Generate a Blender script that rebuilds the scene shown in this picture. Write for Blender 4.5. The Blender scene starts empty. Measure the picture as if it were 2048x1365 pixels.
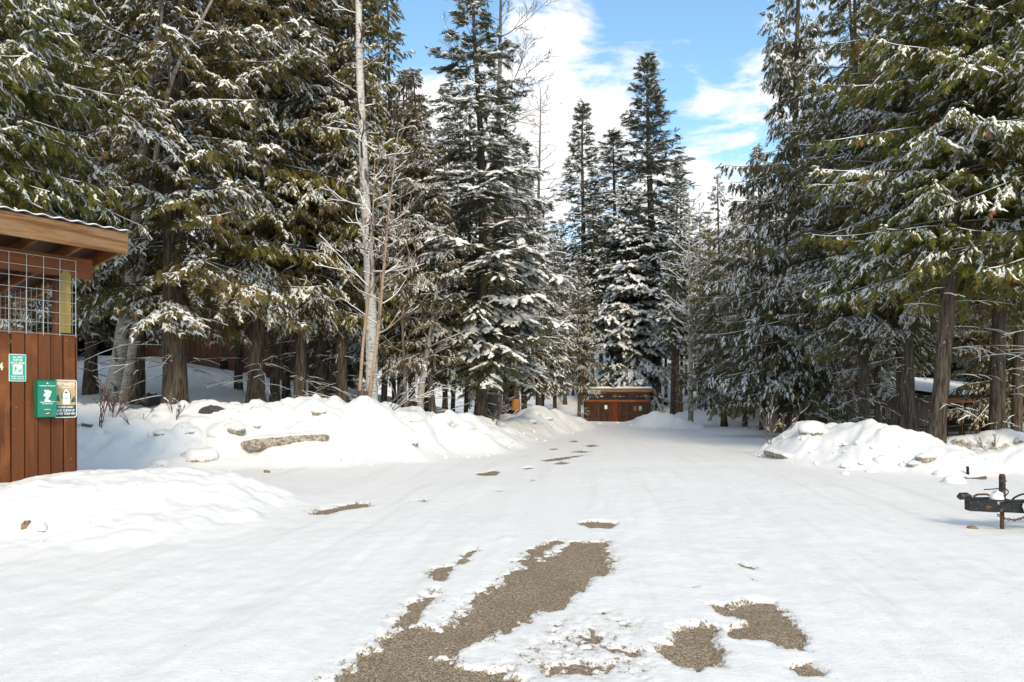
import bpy, math, random
import numpy as np
from mathutils import Vector, Matrix

scene = bpy.context.scene
COL = scene.collection
R = math.radians

# ------------------------------------------------------------------ camera
FPX, HY, EYE = 1365.33, 790.0, 1.5          # focal length and horizon in photo pixels, eye height
cd = bpy.data.cameras.new("camera")
cam = bpy.data.objects.new("camera", cd)
COL.objects.link(cam)
cd.sensor_width = 36.0
cd.lens = 24.0
cd.shift_y = (HY - 682.5) / 2048.0
cd.clip_start = 0.05
cd.clip_end = 5000
cam.location = (0, 0, EYE)
cam.rotation_euler = (R(90), 0, 0)
scene.camera = cam

# ------------------------------------------------------------------ light
SUN_EL, SUN_AZ = 37.0, 170.0                  # azimuth clockwise from +Y (straight ahead): behind the camera, to the right
SKY_STRENGTH, SUN_STRENGTH, EXPOSURE = 0.15, 1.55, 0.94
scene.view_settings.view_transform = 'Standard'
scene.view_settings.look = 'None'
scene.view_settings.exposure = EXPOSURE
scene.view_settings.gamma = 1
scene.view_settings.use_curve_mapping = False
scene.render.engine = 'CYCLES'
scene.cycles.max_bounces = 6
scene.cycles.diffuse_bounces = 5
scene.cycles.transmission_bounces = 3
scene.cycles.transparent_max_bounces = 4
scene.cycles.sample_clamp_indirect = 6.0


def sun_dir():
    e, a = R(SUN_EL), R(SUN_AZ)
    return Vector((math.sin(a) * math.cos(e), math.cos(a) * math.cos(e), math.sin(e)))


sl = bpy.data.lights.new("sun", 'SUN')
sl.energy = SUN_STRENGTH
sl.angle = R(16.0)
sl.color = (1.0, 0.82, 0.57)
so = bpy.data.objects.new("sun", sl)
COL.objects.link(so)
so.rotation_euler = sun_dir().to_track_quat('Z', 'Y').to_euler()

world = bpy.data.worlds.new("World")
scene.world = world
world.use_nodes = True
WT = world.node_tree
WT.nodes.clear()


class N:
    """A thin wrapper to write node trees in few lines."""
    def __init__(s, tree):
        s.t = tree

    def new(s, typ, props=None, **ins):
        n = s.t.nodes.new(typ)
        for k, v in (props or {}).items():
            setattr(n, k, v)
        for k, v in ins.items():
            key = k.replace('_', ' ')
            sock = None
            if k.startswith('i') and k[1:].isdigit():
                sock = n.inputs[int(k[1:])]
            else:
                for q in n.inputs:
                    if q.name.lower() == key.lower() and q.enabled:
                        sock = q
                        break
            s.put(sock, v)
        return n

    def put(s, sock, v):
        if isinstance(v, bpy.types.NodeSocket):
            s.t.links.new(v, sock)
        elif isinstance(v, bpy.types.Node):
            s.t.links.new(v.outputs[0], sock)
        else:
            if hasattr(sock.default_value, '__len__') and hasattr(v, '__len__') and len(sock.default_value) == 4 and len(v) == 3:
                v = tuple(v) + (1,)
            sock.default_value = v

    def math(s, op, a, b=0.0, c=None, clamp=False):
        n = s.t.nodes.new('ShaderNodeMath')
        n.operation = op
        n.use_clamp = clamp
        s.put(n.inputs[0], a)
        s.put(n.inputs[1], b)
        if c is not None:
            s.put(n.inputs[2], c)
        return n.outputs[0]

    def vmath(s, op, a, b=(0, 0, 0), scale=None):
        n = s.t.nodes.new('ShaderNodeVectorMath')
        n.operation = op
        s.put(n.inputs[0], a)
        s.put(n.inputs[1], b)
        if scale is not None:
            s.put(n.inputs['Scale'], scale)
        return n.outputs['Value'] if op in ('DOT_PRODUCT', 'LENGTH', 'DISTANCE') else n.outputs[0]

    def noise(s, vec, scale, detail=3.0, rough=0.55, dist=0.0):
        n = s.new('ShaderNodeTexNoise', Scale=scale, Detail=detail, Roughness=rough, Distortion=dist)
        if vec is not None:
            s.put(n.inputs['Vector'], vec)
        return n.outputs['Fac']

    def ramp(s, fac, stops, interp='LINEAR'):
        n = s.t.nodes.new('ShaderNodeValToRGB')
        n.color_ramp.interpolation = interp
        el = n.color_ramp.elements
        while len(el) < len(stops):
            el.new(0.5)
        for e, (p, c) in zip(el, stops):
            e.position = p
            e.color = tuple(c) + (1,) if len(c) == 3 else c
        s.put(n.inputs[0], fac)
        return n.outputs['Color']

    def mix(s, fac, a, b, mode='MIX'):
        n = s.t.nodes.new('ShaderNodeMix')
        n.data_type = 'RGBA'
        n.blend_type = mode
        n.clamp_factor = True
        s.put(n.inputs[0], fac)
        s.put(n.inputs[6], a)
        s.put(n.inputs[7], b)
        return n.outputs[2]

    def smooth(s, v, lo, hi):
        n = s.t.nodes.new('ShaderNodeMapRange')
        n.interpolation_type = 'SMOOTHSTEP'
        s.put(n.inputs[0], v)
        n.inputs[1].default_value = lo
        n.inputs[2].default_value = hi
        return n.outputs[0]


def pix_dir(px, py):
    return Vector(((px - 1024) / FPX, 1.0, (HY - py) / FPX)).normalized()


def build_world():
    n = N(WT)
    sky = n.new('ShaderNodeTexSky', {'sky_type': 'NISHITA', 'sun_disc': False, 'sun_elevation': R(SUN_EL),
                                     'sun_rotation': R(SUN_AZ), 'altitude': 900, 'air_density': 1.2,
                                     'dust_density': 0.8, 'ozone_density': 1.2})
    tc = n.new('ShaderNodeTexCoord')
    d = tc.outputs['Generated']
    sep = n.new('ShaderNodeSeparateXYZ', Vector=d)
    z = n.math('MAXIMUM', sep.outputs['Z'], 0.0)
    # clouds on a flat layer above the place
    inv = n.math('DIVIDE', 1.0, n.math('ADD', z, 0.22))
    p = n.vmath('SCALE', d, scale=inv)
    p = n.vmath('MULTIPLY', p, (1.0, 1.0, 1.0))
    warp = n.new('ShaderNodeTexNoise', Scale=2.2, Detail=2.0)
    n.put(warp.inputs['Vector'], p)
    pw = n.vmath('ADD', p, n.vmath('SCALE', n.vmath('SUBTRACT', warp.outputs['Color'], (0.5, 0.5, 0.5)), scale=0.25))
    f1 = n.noise(n.vmath('MULTIPLY', pw, (1.0, 1.5, 1.5)), 3.4, 9.0, 0.6, 0.35)
    f2 = n.noise(pw, 13.0, 6.0, 0.65)
    dens = n.math('ADD', n.math('MULTIPLY', f1, 1.15), n.math('SUBTRACT', n.math('MULTIPLY', f2, 0.50), 0.32))
    # the cloud bodies of this afternoon: centre direction, size, weight
    for px, py, sx, w in ((1010, 215, 0.10, 0.17), (860, 190, 0.08, 0.20), (1110, 130, 0.07, 0.16), (1155, 35, 0.035, 0.17), (1395, 70, 0.04, 0.10), (1440, 165, 0.04, 0.10), (1450, 115, 0.045, -0.24), (1330, 250, 0.05, -0.16), (1420, 10, 0.06, -0.16),
                          (1220, 230, 0.055, 0.18), (1140, 300, 0.06, 0.20), (1290, 95, 0.035, 0.12), (1430, 420, 0.10, 0.22),
                          (1000, 420, 0.14, 0.16), (1310, 10, 0.08, -0.20), (1185, 110, 0.03, -0.14),
                          (820, 40, 0.10, -0.26), (1480, 280, 0.07, -0.12), (1240, 160, 0.03, -0.12), (960, 10, 0.10, -0.26), (1340, 170, 0.03, -0.1)):
        c = pix_dir(px, py)
        dist = n.vmath('DISTANCE', d, tuple(c))
        g = n.math('POWER', 2.718, n.math('MULTIPLY', n.math('MULTIPLY', dist, dist), -1.0 / (sx * sx)))
        dens = n.math('ADD', dens, n.math('MULTIPLY', g, w))
    fac = n.smooth(dens, 0.38, 0.70)
    tint = n.smooth(n.noise(pw, 4.5, 6.0, 0.65), 0.35, 0.68)
    ccol = n.mix(tint, (4.9, 4.65, 4.4), (3.9, 3.8, 3.75))
    base = n.new('ShaderNodeHueSaturation', Saturation=0.95, Value=1.0, Color=n.mix(1.0, sky.outputs[0], (0.72, 0.94, 0.95), 'MULTIPLY'))
    col = n.mix(n.math('MULTIPLY', fac, 0.93), base.outputs[0], ccol)
    bg = n.new('ShaderNodeBackground', Color=col, Strength=SKY_STRENGTH)
    out = n.new('ShaderNodeOutputWorld')
    n.put(out.inputs[0], bg)


build_world()

# ------------------------------------------------------------------ materials
MATS = {}


def material(name):
    m = bpy.data.materials.new(name)
    m.use_nodes = True
    m.node_tree.nodes.clear()
    n = N(m.node_tree)
    out = n.new('ShaderNodeOutputMaterial')
    MATS[name] = m
    return m, n, out


def principled(n, out, color, rough=0.7, normal=None, metal=0.0, spec=0.3):
    b = n.new('ShaderNodeBsdfPrincipled')
    n.put(b.inputs['Base Color'], color)
    n.put(b.inputs['Roughness'], rough)
    n.put(b.inputs['Metallic'], metal)
    n.put(b.inputs['Specular IOR Level'], spec)
    if normal is not None:
        n.put(b.inputs['Normal'], normal)
    n.put(out.inputs[0], b.outputs[0])
    return b


def bump(n, h, strength=0.3, dist=0.02):
    b = n.new('ShaderNodeBump', Strength=strength, Distance=dist, Height=h)
    return b.outputs[0]


def asphalt_colour(n, tc):
    """Worn asphalt with brown grit: colour and height."""
    v = n.new('ShaderNodeTexVoronoi', Scale=115.0)
    n.put(v.inputs['Vector'], tc)
    v2 = n.new('ShaderNodeTexVoronoi', Scale=34.0)
    n.put(v2.inputs['Vector'], tc)
    sepc = n.new('ShaderNodeSeparateXYZ', Vector=v.outputs['Color'])
    col = n.ramp(sepc.outputs[0], [(0.0, (0.085, 0.066, 0.048)), (0.35, (0.235, 0.176, 0.116)), (0.75, (0.34, 0.262, 0.175)), (1.0, (0.50, 0.43, 0.34))])
    col = n.mix(n.math('MULTIPLY', n.smooth(n.noise(tc, 1.6, 5.0, 0.65), 0.4, 0.75), 0.5), col, (0.205, 0.160, 0.112))
    s2 = n.new('ShaderNodeSeparateXYZ', Vector=v2.outputs['Color'])
    st = n.math('MULTIPLY', n.math('LESS_THAN', v2.outputs['Distance'], 0.28), n.math('GREATER_THAN', s2.outputs[1], 0.72))
    col = n.mix(n.math('MULTIPLY', st, 0.7), col, n.mix(s2.outputs[0], (0.05, 0.042, 0.035), (0.42, 0.36, 0.30)))
    damp = n.noise(n.vmath('MULTIPLY', tc, (1.6, 0.7, 1.0)), 1.5, 5.0, 0.7)
    col = n.mix(n.math('MULTIPLY', n.smooth(damp, 0.45, 0.7), 0.35), col, n.mix(0.5, col, (0.09, 0.068, 0.048)))
    fr = n.math('ADD', n.noise(tc, 42.0, 4.0, 0.7), n.math('MULTIPLY', n.noise(tc, 3.0, 4.0, 0.6), 0.5))
    col = n.mix(n.smooth(fr, 0.94, 0.99), col, (0.78, 0.78, 0.77))
    return col, n.math('SUBTRACT', 1.0, v.outputs['Distance'])


def mat_asphalt():
    m, n, out = material('asphalt_gravel')
    tc = n.new('ShaderNodeNewGeometry').outputs['Position']
    col, h = asphalt_colour(n, tc)
    principled(n, out, col, 0.8, bump(n, h, 0.5, 0.012), spec=0.2)
    return m


def mat_snow(name, dirt_scale=1.0, ground=True):
    m, n, out = material(name)
    tc = n.new('ShaderNodeNewGeometry').outputs['Position']
    big = n.noise(tc, 0.7, 4.0, 0.6)
    mid = n.noise(tc, 6.0, 5.0, 0.6)
    fine = n.noise(tc, 45.0, 4.0, 0.65)
    col = n.mix(big, (0.77, 0.77, 0.765), (0.82, 0.82, 0.815))
    if ground:
        at = n.new('ShaderNodeAttribute', {'attribute_name': 'dirt'}).outputs['Fac']
        dn = n.noise(tc, 5.0, 8.0, 0.72)
        dm = n.smooth(n.math('ADD', n.math('MULTIPLY', at, 0.75), n.math('MULTIPLY', dn, 0.75)), 0.86, 1.02)
        dcol = n.mix(n.smooth(n.noise(tc, 14.0, 6.0, 0.7), 0.38, 0.64), (0.075, 0.052, 0.033), (0.46, 0.38, 0.27))
        col = n.mix(n.math('MULTIPLY', dm, 0.9), col, dcol)
        # grit and bits of bark lying about
        v = n.new('ShaderNodeTexVoronoi', Scale=13.0, Randomness=1.0)
        n.put(v.inputs['Vector'], tc)
        grit = n.math('LESS_THAN', v.outputs['Distance'], n.math('MULTIPLY', n.smooth(n.noise(tc, 0.9, 5.0, 0.75), 0.50, 0.72), 0.115))
        col = n.mix(n.math('MULTIPLY', grit, 0.8), col, (0.11, 0.085, 0.06))
        # faint wheel-worn grey streaks
        st = n.noise(n.vmath('MULTIPLY', n.new('ShaderNodeVectorRotate', {'rotation_type': 'Z_AXIS'}, Vector=tc, Angle=R(6.5)).outputs[0], (2.6, 0.13, 1)), 1.0, 6.0, 0.68)
        rd = n.new('ShaderNodeAttribute', {'attribute_name': 'road'}).outputs['Fac']
        col = n.mix(n.math('MULTIPLY', n.math('MULTIPLY', n.smooth(st, 0.48, 0.76), rd), 0.40), col, (0.60, 0.585, 0.55))
        # where the snow is worn to a skin the grit comes through in specks and ragged edges
        bare = n.new('ShaderNodeAttribute', {'attribute_name': 'bare'}).outputs['Fac']
        r1 = n.math('SUBTRACT', n.noise(n.vmath('MULTIPLY', tc, (1.0, 0.7, 1.0)), 17.0, 7.0, 0.72), 0.5)
        r2 = n.math('SUBTRACT', n.noise(tc, 60.0, 3.0, 0.7), 0.5)
        bb = n.math('ADD', bare, n.math('ADD', n.math('MULTIPLY', r1, 2.5), n.math('MULTIPLY', r2, 1.2)))
        acol, ah = asphalt_colour(n, tc)
        col = n.mix(n.math('MULTIPLY', n.smooth(bb, -0.45, 0.0), 0.30), col, (0.45, 0.40, 0.33))
        col = n.mix(n.smooth(bb, 0.0, 0.10), col, acol)
    h = n.math('ADD', n.math('MULTIPLY', mid, 0.6), n.math('MULTIPLY', fine, 0.25))
    b = principled(n, out, col, 0.55, bump(n, h, 0.45 if ground else 0.3, 0.05 if ground else 0.02), spec=0.25)
    return m


def mat_plain(name, color, rough=0.6, metal=0.0, var=0.15, scale=8.0, bmp=0.1, spec=0.3):
    m, n, out = material(name)
    tc = n.new('ShaderNodeTexCoord').outputs['Object']
    f = n.noise(tc, scale, 5.0, 0.6)
    dark = tuple(c * (1 - var) for c in color)
    lite = tuple(min(1, c * (1 + var)) for c in color)
    principled(n, out, n.mix(f, dark, lite), rough, bump(n, f, bmp, 0.01), metal, spec)
    return m


def mat_wood(name, dark, light, scale=1.0, rough=0.62, axis='Z', weather=0.0):
    """Stained timber: grain drawn along one local axis, streaks, nail-sized flecks; each piece gets its own shade."""
    m, n, out = material(name)
    tc = n.new('ShaderNodeTexCoord').outputs['Object']
    oi = n.new('ShaderNodeObjectInfo').outputs['Random']
    off = n.new('ShaderNodeCombineXYZ', X=n.math('MULTIPLY', oi, 37.0), Y=n.math('MULTIPLY', oi, 91.0), Z=n.math('MULTIPLY', oi, 13.0))
    p = n.vmath('ADD', tc, off.outputs[0])
    st = {'Z': (14, 14, 0.8), 'X': (0.8, 14, 14), 'Y': (14, 0.8, 14)}[axis]
    g = n.noise(n.vmath('MULTIPLY', p, st), 2.2 * scale, 7.0, 0.65, 0.6)
    b2 = n.noise(n.vmath('MULTIPLY', p, tuple(min(1.5, s * 0.25) for s in st)), 1.6, 4.0)
    col = n.mix(n.smooth(g, 0.3, 0.72), dark, light)
    mid = tuple((a + b) * 0.5 for a, b in zip(dark, light))
    col = n.mix(n.math('MULTIPLY', n.smooth(b2, 0.30, 0.62), 0.8), col, tuple(c * 0.42 for c in mid))
    b3 = n.noise(p, 1.1, 5.0, 0.6)
    col = n.mix(n.math('MULTIPLY', n.smooth(b3, 0.52, 0.75), 0.7), col, tuple(min(1, c * 1.5) for c in light))
    col = n.mix(n.math('MULTIPLY', n.math('ABSOLUTE', n.math('SUBTRACT', oi, 0.5)), 0.8), col, light)
    if weather:
        w = n.noise(n.vmath('MULTIPLY', p, (0.45, 1.1, 6.5)), 2.0, 8.0, 0.68, 0.5)
        col = n.mix(n.math('MULTIPLY', n.smooth(w, 0.36, 0.66), weather), col, (0.38, 0.22, 0.10))
        col = n.mix(n.math('MULTIPLY', n.smooth(w, 0.50, 0.66), weather), col, (0.16, 0.11, 0.075))
    fl = n.new('ShaderNodeTexVoronoi', Scale=9.0)
    n.put(fl.inputs['Vector'], p)
    col = n.mix(n.math('MULTIPLY', n.math('LESS_THAN', fl.outputs['Distance'], 0.06), 0.7), col, (0.6, 0.36, 0.16))
    principled(n, out, col, rough, bump(n, g, 0.25, 0.006), spec=0.25)
    return m


def mat_bark(name, dark, light, snow=0.5, fissure=(9, 9, 0.9)):
    m, n, out = material(name)
    tc = n.new('ShaderNodeTexCoord').outputs['Object']
    g = n.noise(n.vmath('MULTIPLY', tc, fissure), 2.4, 6.0, 0.65, 0.3)
    col = n.mix(n.smooth(g, 0.35, 0.68), dark, light)
    col = n.mix(n.math('MULTIPLY', n.smooth(n.noise(tc, 0.9, 4.0), 0.5, 0.8), 0.45), col, tuple(c * 0.6 for c in dark))
    sp = n.noise(n.vmath('MULTIPLY', tc, (1, 1, 0.8)), 11.0, 7.0, 0.75)
    cl = n.noise(tc, 1.3, 4.0)
    s = n.smooth(n.math('ADD', sp, n.math('MULTIPLY', cl, 0.45)), 0.92 - 0.06 * snow, 0.96 - 0.06 * snow)
    col = n.mix(n.math('MULTIPLY', s, min(1.0, snow * 1.6)), col, (0.8, 0.81, 0.83))
    principled(n, out, col, 0.9, bump(n, g, 0.8, 0.04), spec=0.1)
    return m


def mat_birch(name, warm=False, lite=0.0):
    m, n, out = material(name)
    tc = n.new('ShaderNodeTexCoord').outputs['Object']
    a = (0.24, 0.20, 0.16) if not warm else (0.30, 0.19, 0.12)
    b = (0.50, 0.46, 0.40) if not warm else (0.46, 0.36, 0.27)
    a, b = (tuple(c + lite * (0.85 - c) for c in q) for q in (a, b))
    col = n.mix(n.noise(tc, 2.0, 4.0), a, b)
    ln = n.noise(n.vmath('MULTIPLY', tc, (3.0, 3.0, 26.0)), 1.6, 4.0, 0.7)
    col = n.mix(n.math('MULTIPLY', n.smooth(ln, 0.52, 0.62), 0.85), col, (0.10, 0.075, 0.055))
    kn = n.noise(n.vmath('MULTIPLY', tc, (2.0, 2.0, 1.1)), 2.1, 3.0)
    col = n.mix(n.math('MULTIPLY', n.smooth(kn, 0.58, 0.68), 0.9), col, (0.05, 0.04, 0.035))
    principled(n, out, col, 0.75, bump(n, ln, 0.3, 0.01), spec=0.2)
    return m


def mat_leaf(name, a, b, c, rust, rust_amt=0.03, trans=0.28):
    """Foliage: hue differs from spray to spray (attribute tint) and from tree to tree."""
    m, n, out = material(name)
    t = n.new('ShaderNodeAttribute', {'attribute_name': 'tint'}).outputs['Fac']
    oi = n.new('ShaderNodeObjectInfo').outputs['Random']
    col = n.ramp(t, [(0.0, a), (0.5, b), (1.0 - rust_amt, c), (1.0 - rust_amt * 0.4, rust)])
    hs = n.new('ShaderNodeHueSaturation', Hue=n.math('ADD', 0.485, n.math('MULTIPLY', oi, 0.03)),
               Saturation=n.math('ADD', 0.85, n.math('MULTIPLY', oi, 0.25)),
               Value=n.math('ADD', 0.85, n.math('MULTIPLY', oi, 0.35)), Color=col)
    d = n.new('ShaderNodeBsdfPrincipled')
    n.put(d.inputs['Base Color'], hs.outputs[0])
    n.put(d.inputs['Roughness'], 0.6)
    n.put(d.inputs['Specular IOR Level'], 0.25)
    tr = n.new('ShaderNodeBsdfTranslucent', Color=hs.outputs[0])
    mx = n.new('ShaderNodeMixShader')
    n.put(mx.inputs[0], trans)
    n.put(mx.inputs[1], d.outputs[0])
    n.put(mx.inputs[2], tr.outputs[0])
    n.put(out.inputs[0], mx.outputs[0])
    return m


M_SNOW = mat_snow('ground_snow')
M_PURE = mat_snow('fresh_snow', ground=False)
M_ASPH = mat_asphalt()
M_BARK = mat_bark('conifer_bark', (0.040, 0.030, 0.023), (0.17, 0.130, 0.098), 0.35)
M_BARK2 = mat_bark('snow_flecked_bark', (0.036, 0.028, 0.022), (0.145, 0.112, 0.088), 0.9)
M_TWIG = mat_bark('twig_bark', (0.05, 0.036, 0.026), (0.15, 0.11, 0.08), 0.5)
M_RTWIG = mat_plain('reddish_twig_bark', (0.15, 0.08, 0.055), 0.8, var=0.4)
M_BIRCH = mat_birch('birch_bark')
M_BIRCHW = mat_birch('peach_birch_bark', True)
M_BIRCHL = mat_birch('white_birch_bark', lite=0.34)
M_GTWIG = mat_plain('grey_twig_bark', (0.13, 0.10, 0.08), 0.85, var=0.4)
M_CEDAR = mat_leaf('cedar_foliage', (0.075, 0.068, 0.020), (0.155, 0.126, 0.035), (0.225, 0.155, 0.060), (0.29, 0.13, 0.055), 0.035)
M_CEDAR2 = mat_leaf('green_cedar_foliage', (0.062, 0.066, 0.018), (0.138, 0.134, 0.032), (0.200, 0.168, 0.050), (0.30, 0.13, 0.055), 0.02)
M_FIR = mat_leaf('fir_foliage', (0.040, 0.046, 0.024), (0.078, 0.084, 0.040), (0.120, 0.115, 0.056), (0.13, 0.09, 0.05), 0.02, 0.15)
M_FENCE = mat_wood('red_brown_stained_timber', (0.075, 0.022, 0.008), (0.235, 0.080, 0.026), axis='Z')
M_FENCED = mat_wood('dark_brown_stained_timber', (0.036, 0.016, 0.009), (0.105, 0.050, 0.026), axis='Z')
M_REDPLANK = mat_wood('fresh_red_timber', (0.10, 0.024, 0.010), (0.20, 0.05, 0.02), axis='Z')
M_BEAM = mat_wood('red_brown_beam', (0.10, 0.028, 0.010), (0.26, 0.085, 0.028), axis='X')
M_FASCIA = mat_wood('weathered_fascia', (0.13, 0.048, 0.018), (0.33, 0.155, 0.06), axis='X', weather=0.85)
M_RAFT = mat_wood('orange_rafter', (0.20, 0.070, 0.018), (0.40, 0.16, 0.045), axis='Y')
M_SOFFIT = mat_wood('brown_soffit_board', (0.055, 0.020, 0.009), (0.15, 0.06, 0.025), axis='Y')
M_RAIL = mat_wood('orange_brown_rail', (0.24, 0.065, 0.018), (0.42, 0.14, 0.04), axis='X')
M_POSTY = mat_wood('treated_yellow_post', (0.28, 0.19, 0.05), (0.48, 0.36, 0.12), axis='Z')
M_POSTB = mat_wood('brown_post', (0.09, 0.04, 0.018), (0.18, 0.085, 0.04), axis='Z')
M_ORANGE = mat_wood('orange_cedar_timber', (0.36, 0.13, 0.03), (0.62, 0.28, 0.085), axis='Z')
M_ORANGEX = mat_wood('orange_cedar_beam', (0.24, 0.085, 0.025), (0.46, 0.19, 0.06), axis='X')
M_WIRE = mat_plain('galvanised_wire', (0.60, 0.61, 0.62), 0.4, 0.6, var=0.1)
M_ROOF = mat_plain('corrugated_steel', (0.36, 0.36, 0.37), 0.4, 0.7)
M_WHITE = mat_plain('white_sign_paint', (0.80, 0.81, 0.80), 0.45, var=0.03)
M_TEAL = mat_plain('teal_sign_paint', (0.035, 0.40, 0.29), 0.45, var=0.05)
M_DGREEN = mat_plain('green_powder_coat', (0.008, 0.15, 0.095), 0.5, var=0.12, scale=20)
M_NAVY = mat_plain('dark_teal_print', (0.006, 0.062, 0.068), 0.5, var=0.05)
M_TAN = mat_plain('tan_print', (0.62, 0.40, 0.19), 0.5, var=0.05)
M_CREAM = mat_plain('cream_paint', (0.72, 0.66, 0.50), 0.6, var=0.05)
M_GREYOV = mat_plain('dark_grey_print', (0.10, 0.10, 0.105), 0.5, var=0.1)
M_BRASS = mat_plain('gold_connector', (0.55, 0.36, 0.09), 0.4, 0.5, var=0.25)
M_HOUSE = mat_wood('dark_brown_siding', (0.12, 0.052, 0.030), (0.21, 0.098, 0.058), axis='Z', rough=0.8)
M_HOUSEP = mat_wood('mauve_grey_siding', (0.22, 0.165, 0.148), (0.31, 0.235, 0.21), axis='Z', rough=0.85)
M_DARK = mat_plain('dark_roof_and_recess_shade', (0.012, 0.011, 0.010), 0.9)  # near-black for roofs and vent; also painted shade in porch and carport
M_BLACKM = mat_plain('black_metal', (0.018, 0.018, 0.020), 0.5, 0.3, var=0.3)
M_GLASS = mat_plain('dark_window_glass', (0.03, 0.035, 0.04), 0.1, 0.0, spec=0.6)
M_FOUND = mat_plain('grey_foundation', (0.075, 0.072, 0.072), 0.9)
M_ROCK = mat_plain('dark_rock', (0.07, 0.065, 0.06), 0.9, var=0.5, scale=5, bmp=0.6)
M_BROWNROCK = mat_plain('brown_stone', (0.24, 0.17, 0.10), 0.9, var=0.5, scale=12, bmp=0.6)
M_ORANGEP = mat_plain('exposed_orange_wood', (0.42, 0.17, 0.045), 0.8, var=0.3)
M_YELLOW = mat_plain('yellow_plastic', (0.65, 0.42, 0.03), 0.5)


def mat_trailer():
    m, n, out = material('rusted_black_steel')
    tc = n.new('ShaderNodeTexCoord').outputs['Object']
    f = n.noise(tc, 14.0, 7.0, 0.7)
    f2 = n.noise(tc, 60.0, 3.0, 0.6)
    col = n.mix(n.smooth(f, 0.55, 0.66), (0.016, 0.018, 0.022), (0.17, 0.072, 0.026))
    col = n.mix(n.math('MULTIPLY', n.smooth(f2, 0.62, 0.7), 0.6), col, (0.28, 0.27, 0.25))
    principled(n, out, col, 0.6, bump(n, f, 0.3, 0.004), 0.2, 0.35)
    return m


M_TRAIL = mat_trailer()
M_RUST = mat_plain('rusty_steel', (0.11, 0.055, 0.030), 0.75, 0.3, var=0.5, scale=30, bmp=0.4)

# ------------------------------------------------------------------ mesh helpers


def mesh_np(name, V, F, mats, smooth=False, matidx=None, attrs=None):
    """One mesh from numpy arrays. F: (m,3) or (m,4) array, or a list of such arrays."""
    me = bpy.data.meshes.new(name)
    V = np.asarray(V, dtype=np.float32).reshape(-1, 3)
    Fs = F if isinstance(F, list) else [F]
    Fs = [np.asarray(f, dtype=np.int32) for f in Fs if len(f)]
    me.vertices.add(len(V))
    me.vertices.foreach_set('co', V.ravel())
    idx = np.concatenate([f.ravel() for f in Fs]) if Fs else np.zeros(0, np.int32)
    cnt = np.concatenate([np.full(len(f), f.shape[1], np.int32) for f in Fs]) if Fs else np.zeros(0, np.int32)
    me.loops.add(len(idx))
    me.loops.foreach_set('vertex_index', idx)
    me.polygons.add(len(cnt))
    me.polygons.foreach_set('loop_start', np.concatenate([[0], np.cumsum(cnt)[:-1]]).astype(np.int32) if len(cnt) else cnt)
    me.polygons.foreach_set('use_smooth', np.full(len(cnt), bool(smooth)))
    for m in (mats if isinstance(mats, (list, tuple)) else [mats]):
        me.materials.append(m)
    if matidx is not None:
        me.polygons.foreach_set('material_index', np.asarray(matidx, np.int32))
    for k, v in (attrs or {}).items():
        a = me.attributes.new(k, 'FLOAT', 'POINT')
        a.data.foreach_set('value', np.asarray(v, np.float32))
    me.update()
    me.validate()
    return me


def obj(name, me, parent=None, loc=None):
    o = bpy.data.objects.new(name, me)
    COL.objects.link(o)
    if parent is not None:
        o.parent = parent
    if loc is not None:
        o.location = loc
    return o


def tag(o, label=None, cat=None, group=None, kind=None):
    if label:
        o['label'] = label
    if cat:
        o['category'] = cat
    if group:
        o['group'] = group
    if kind:
        o['kind'] = kind
    return o


def empty(name, loc=(0, 0, 0), rot=(0, 0, 0), label=None, cat=None, group=None):
    o = bpy.data.objects.new(name, None)
    o.empty_display_size = 0.2
    COL.objects.link(o)
    o.location = loc
    o.rotation_euler = rot
    return tag(o, label, cat, group)


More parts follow.
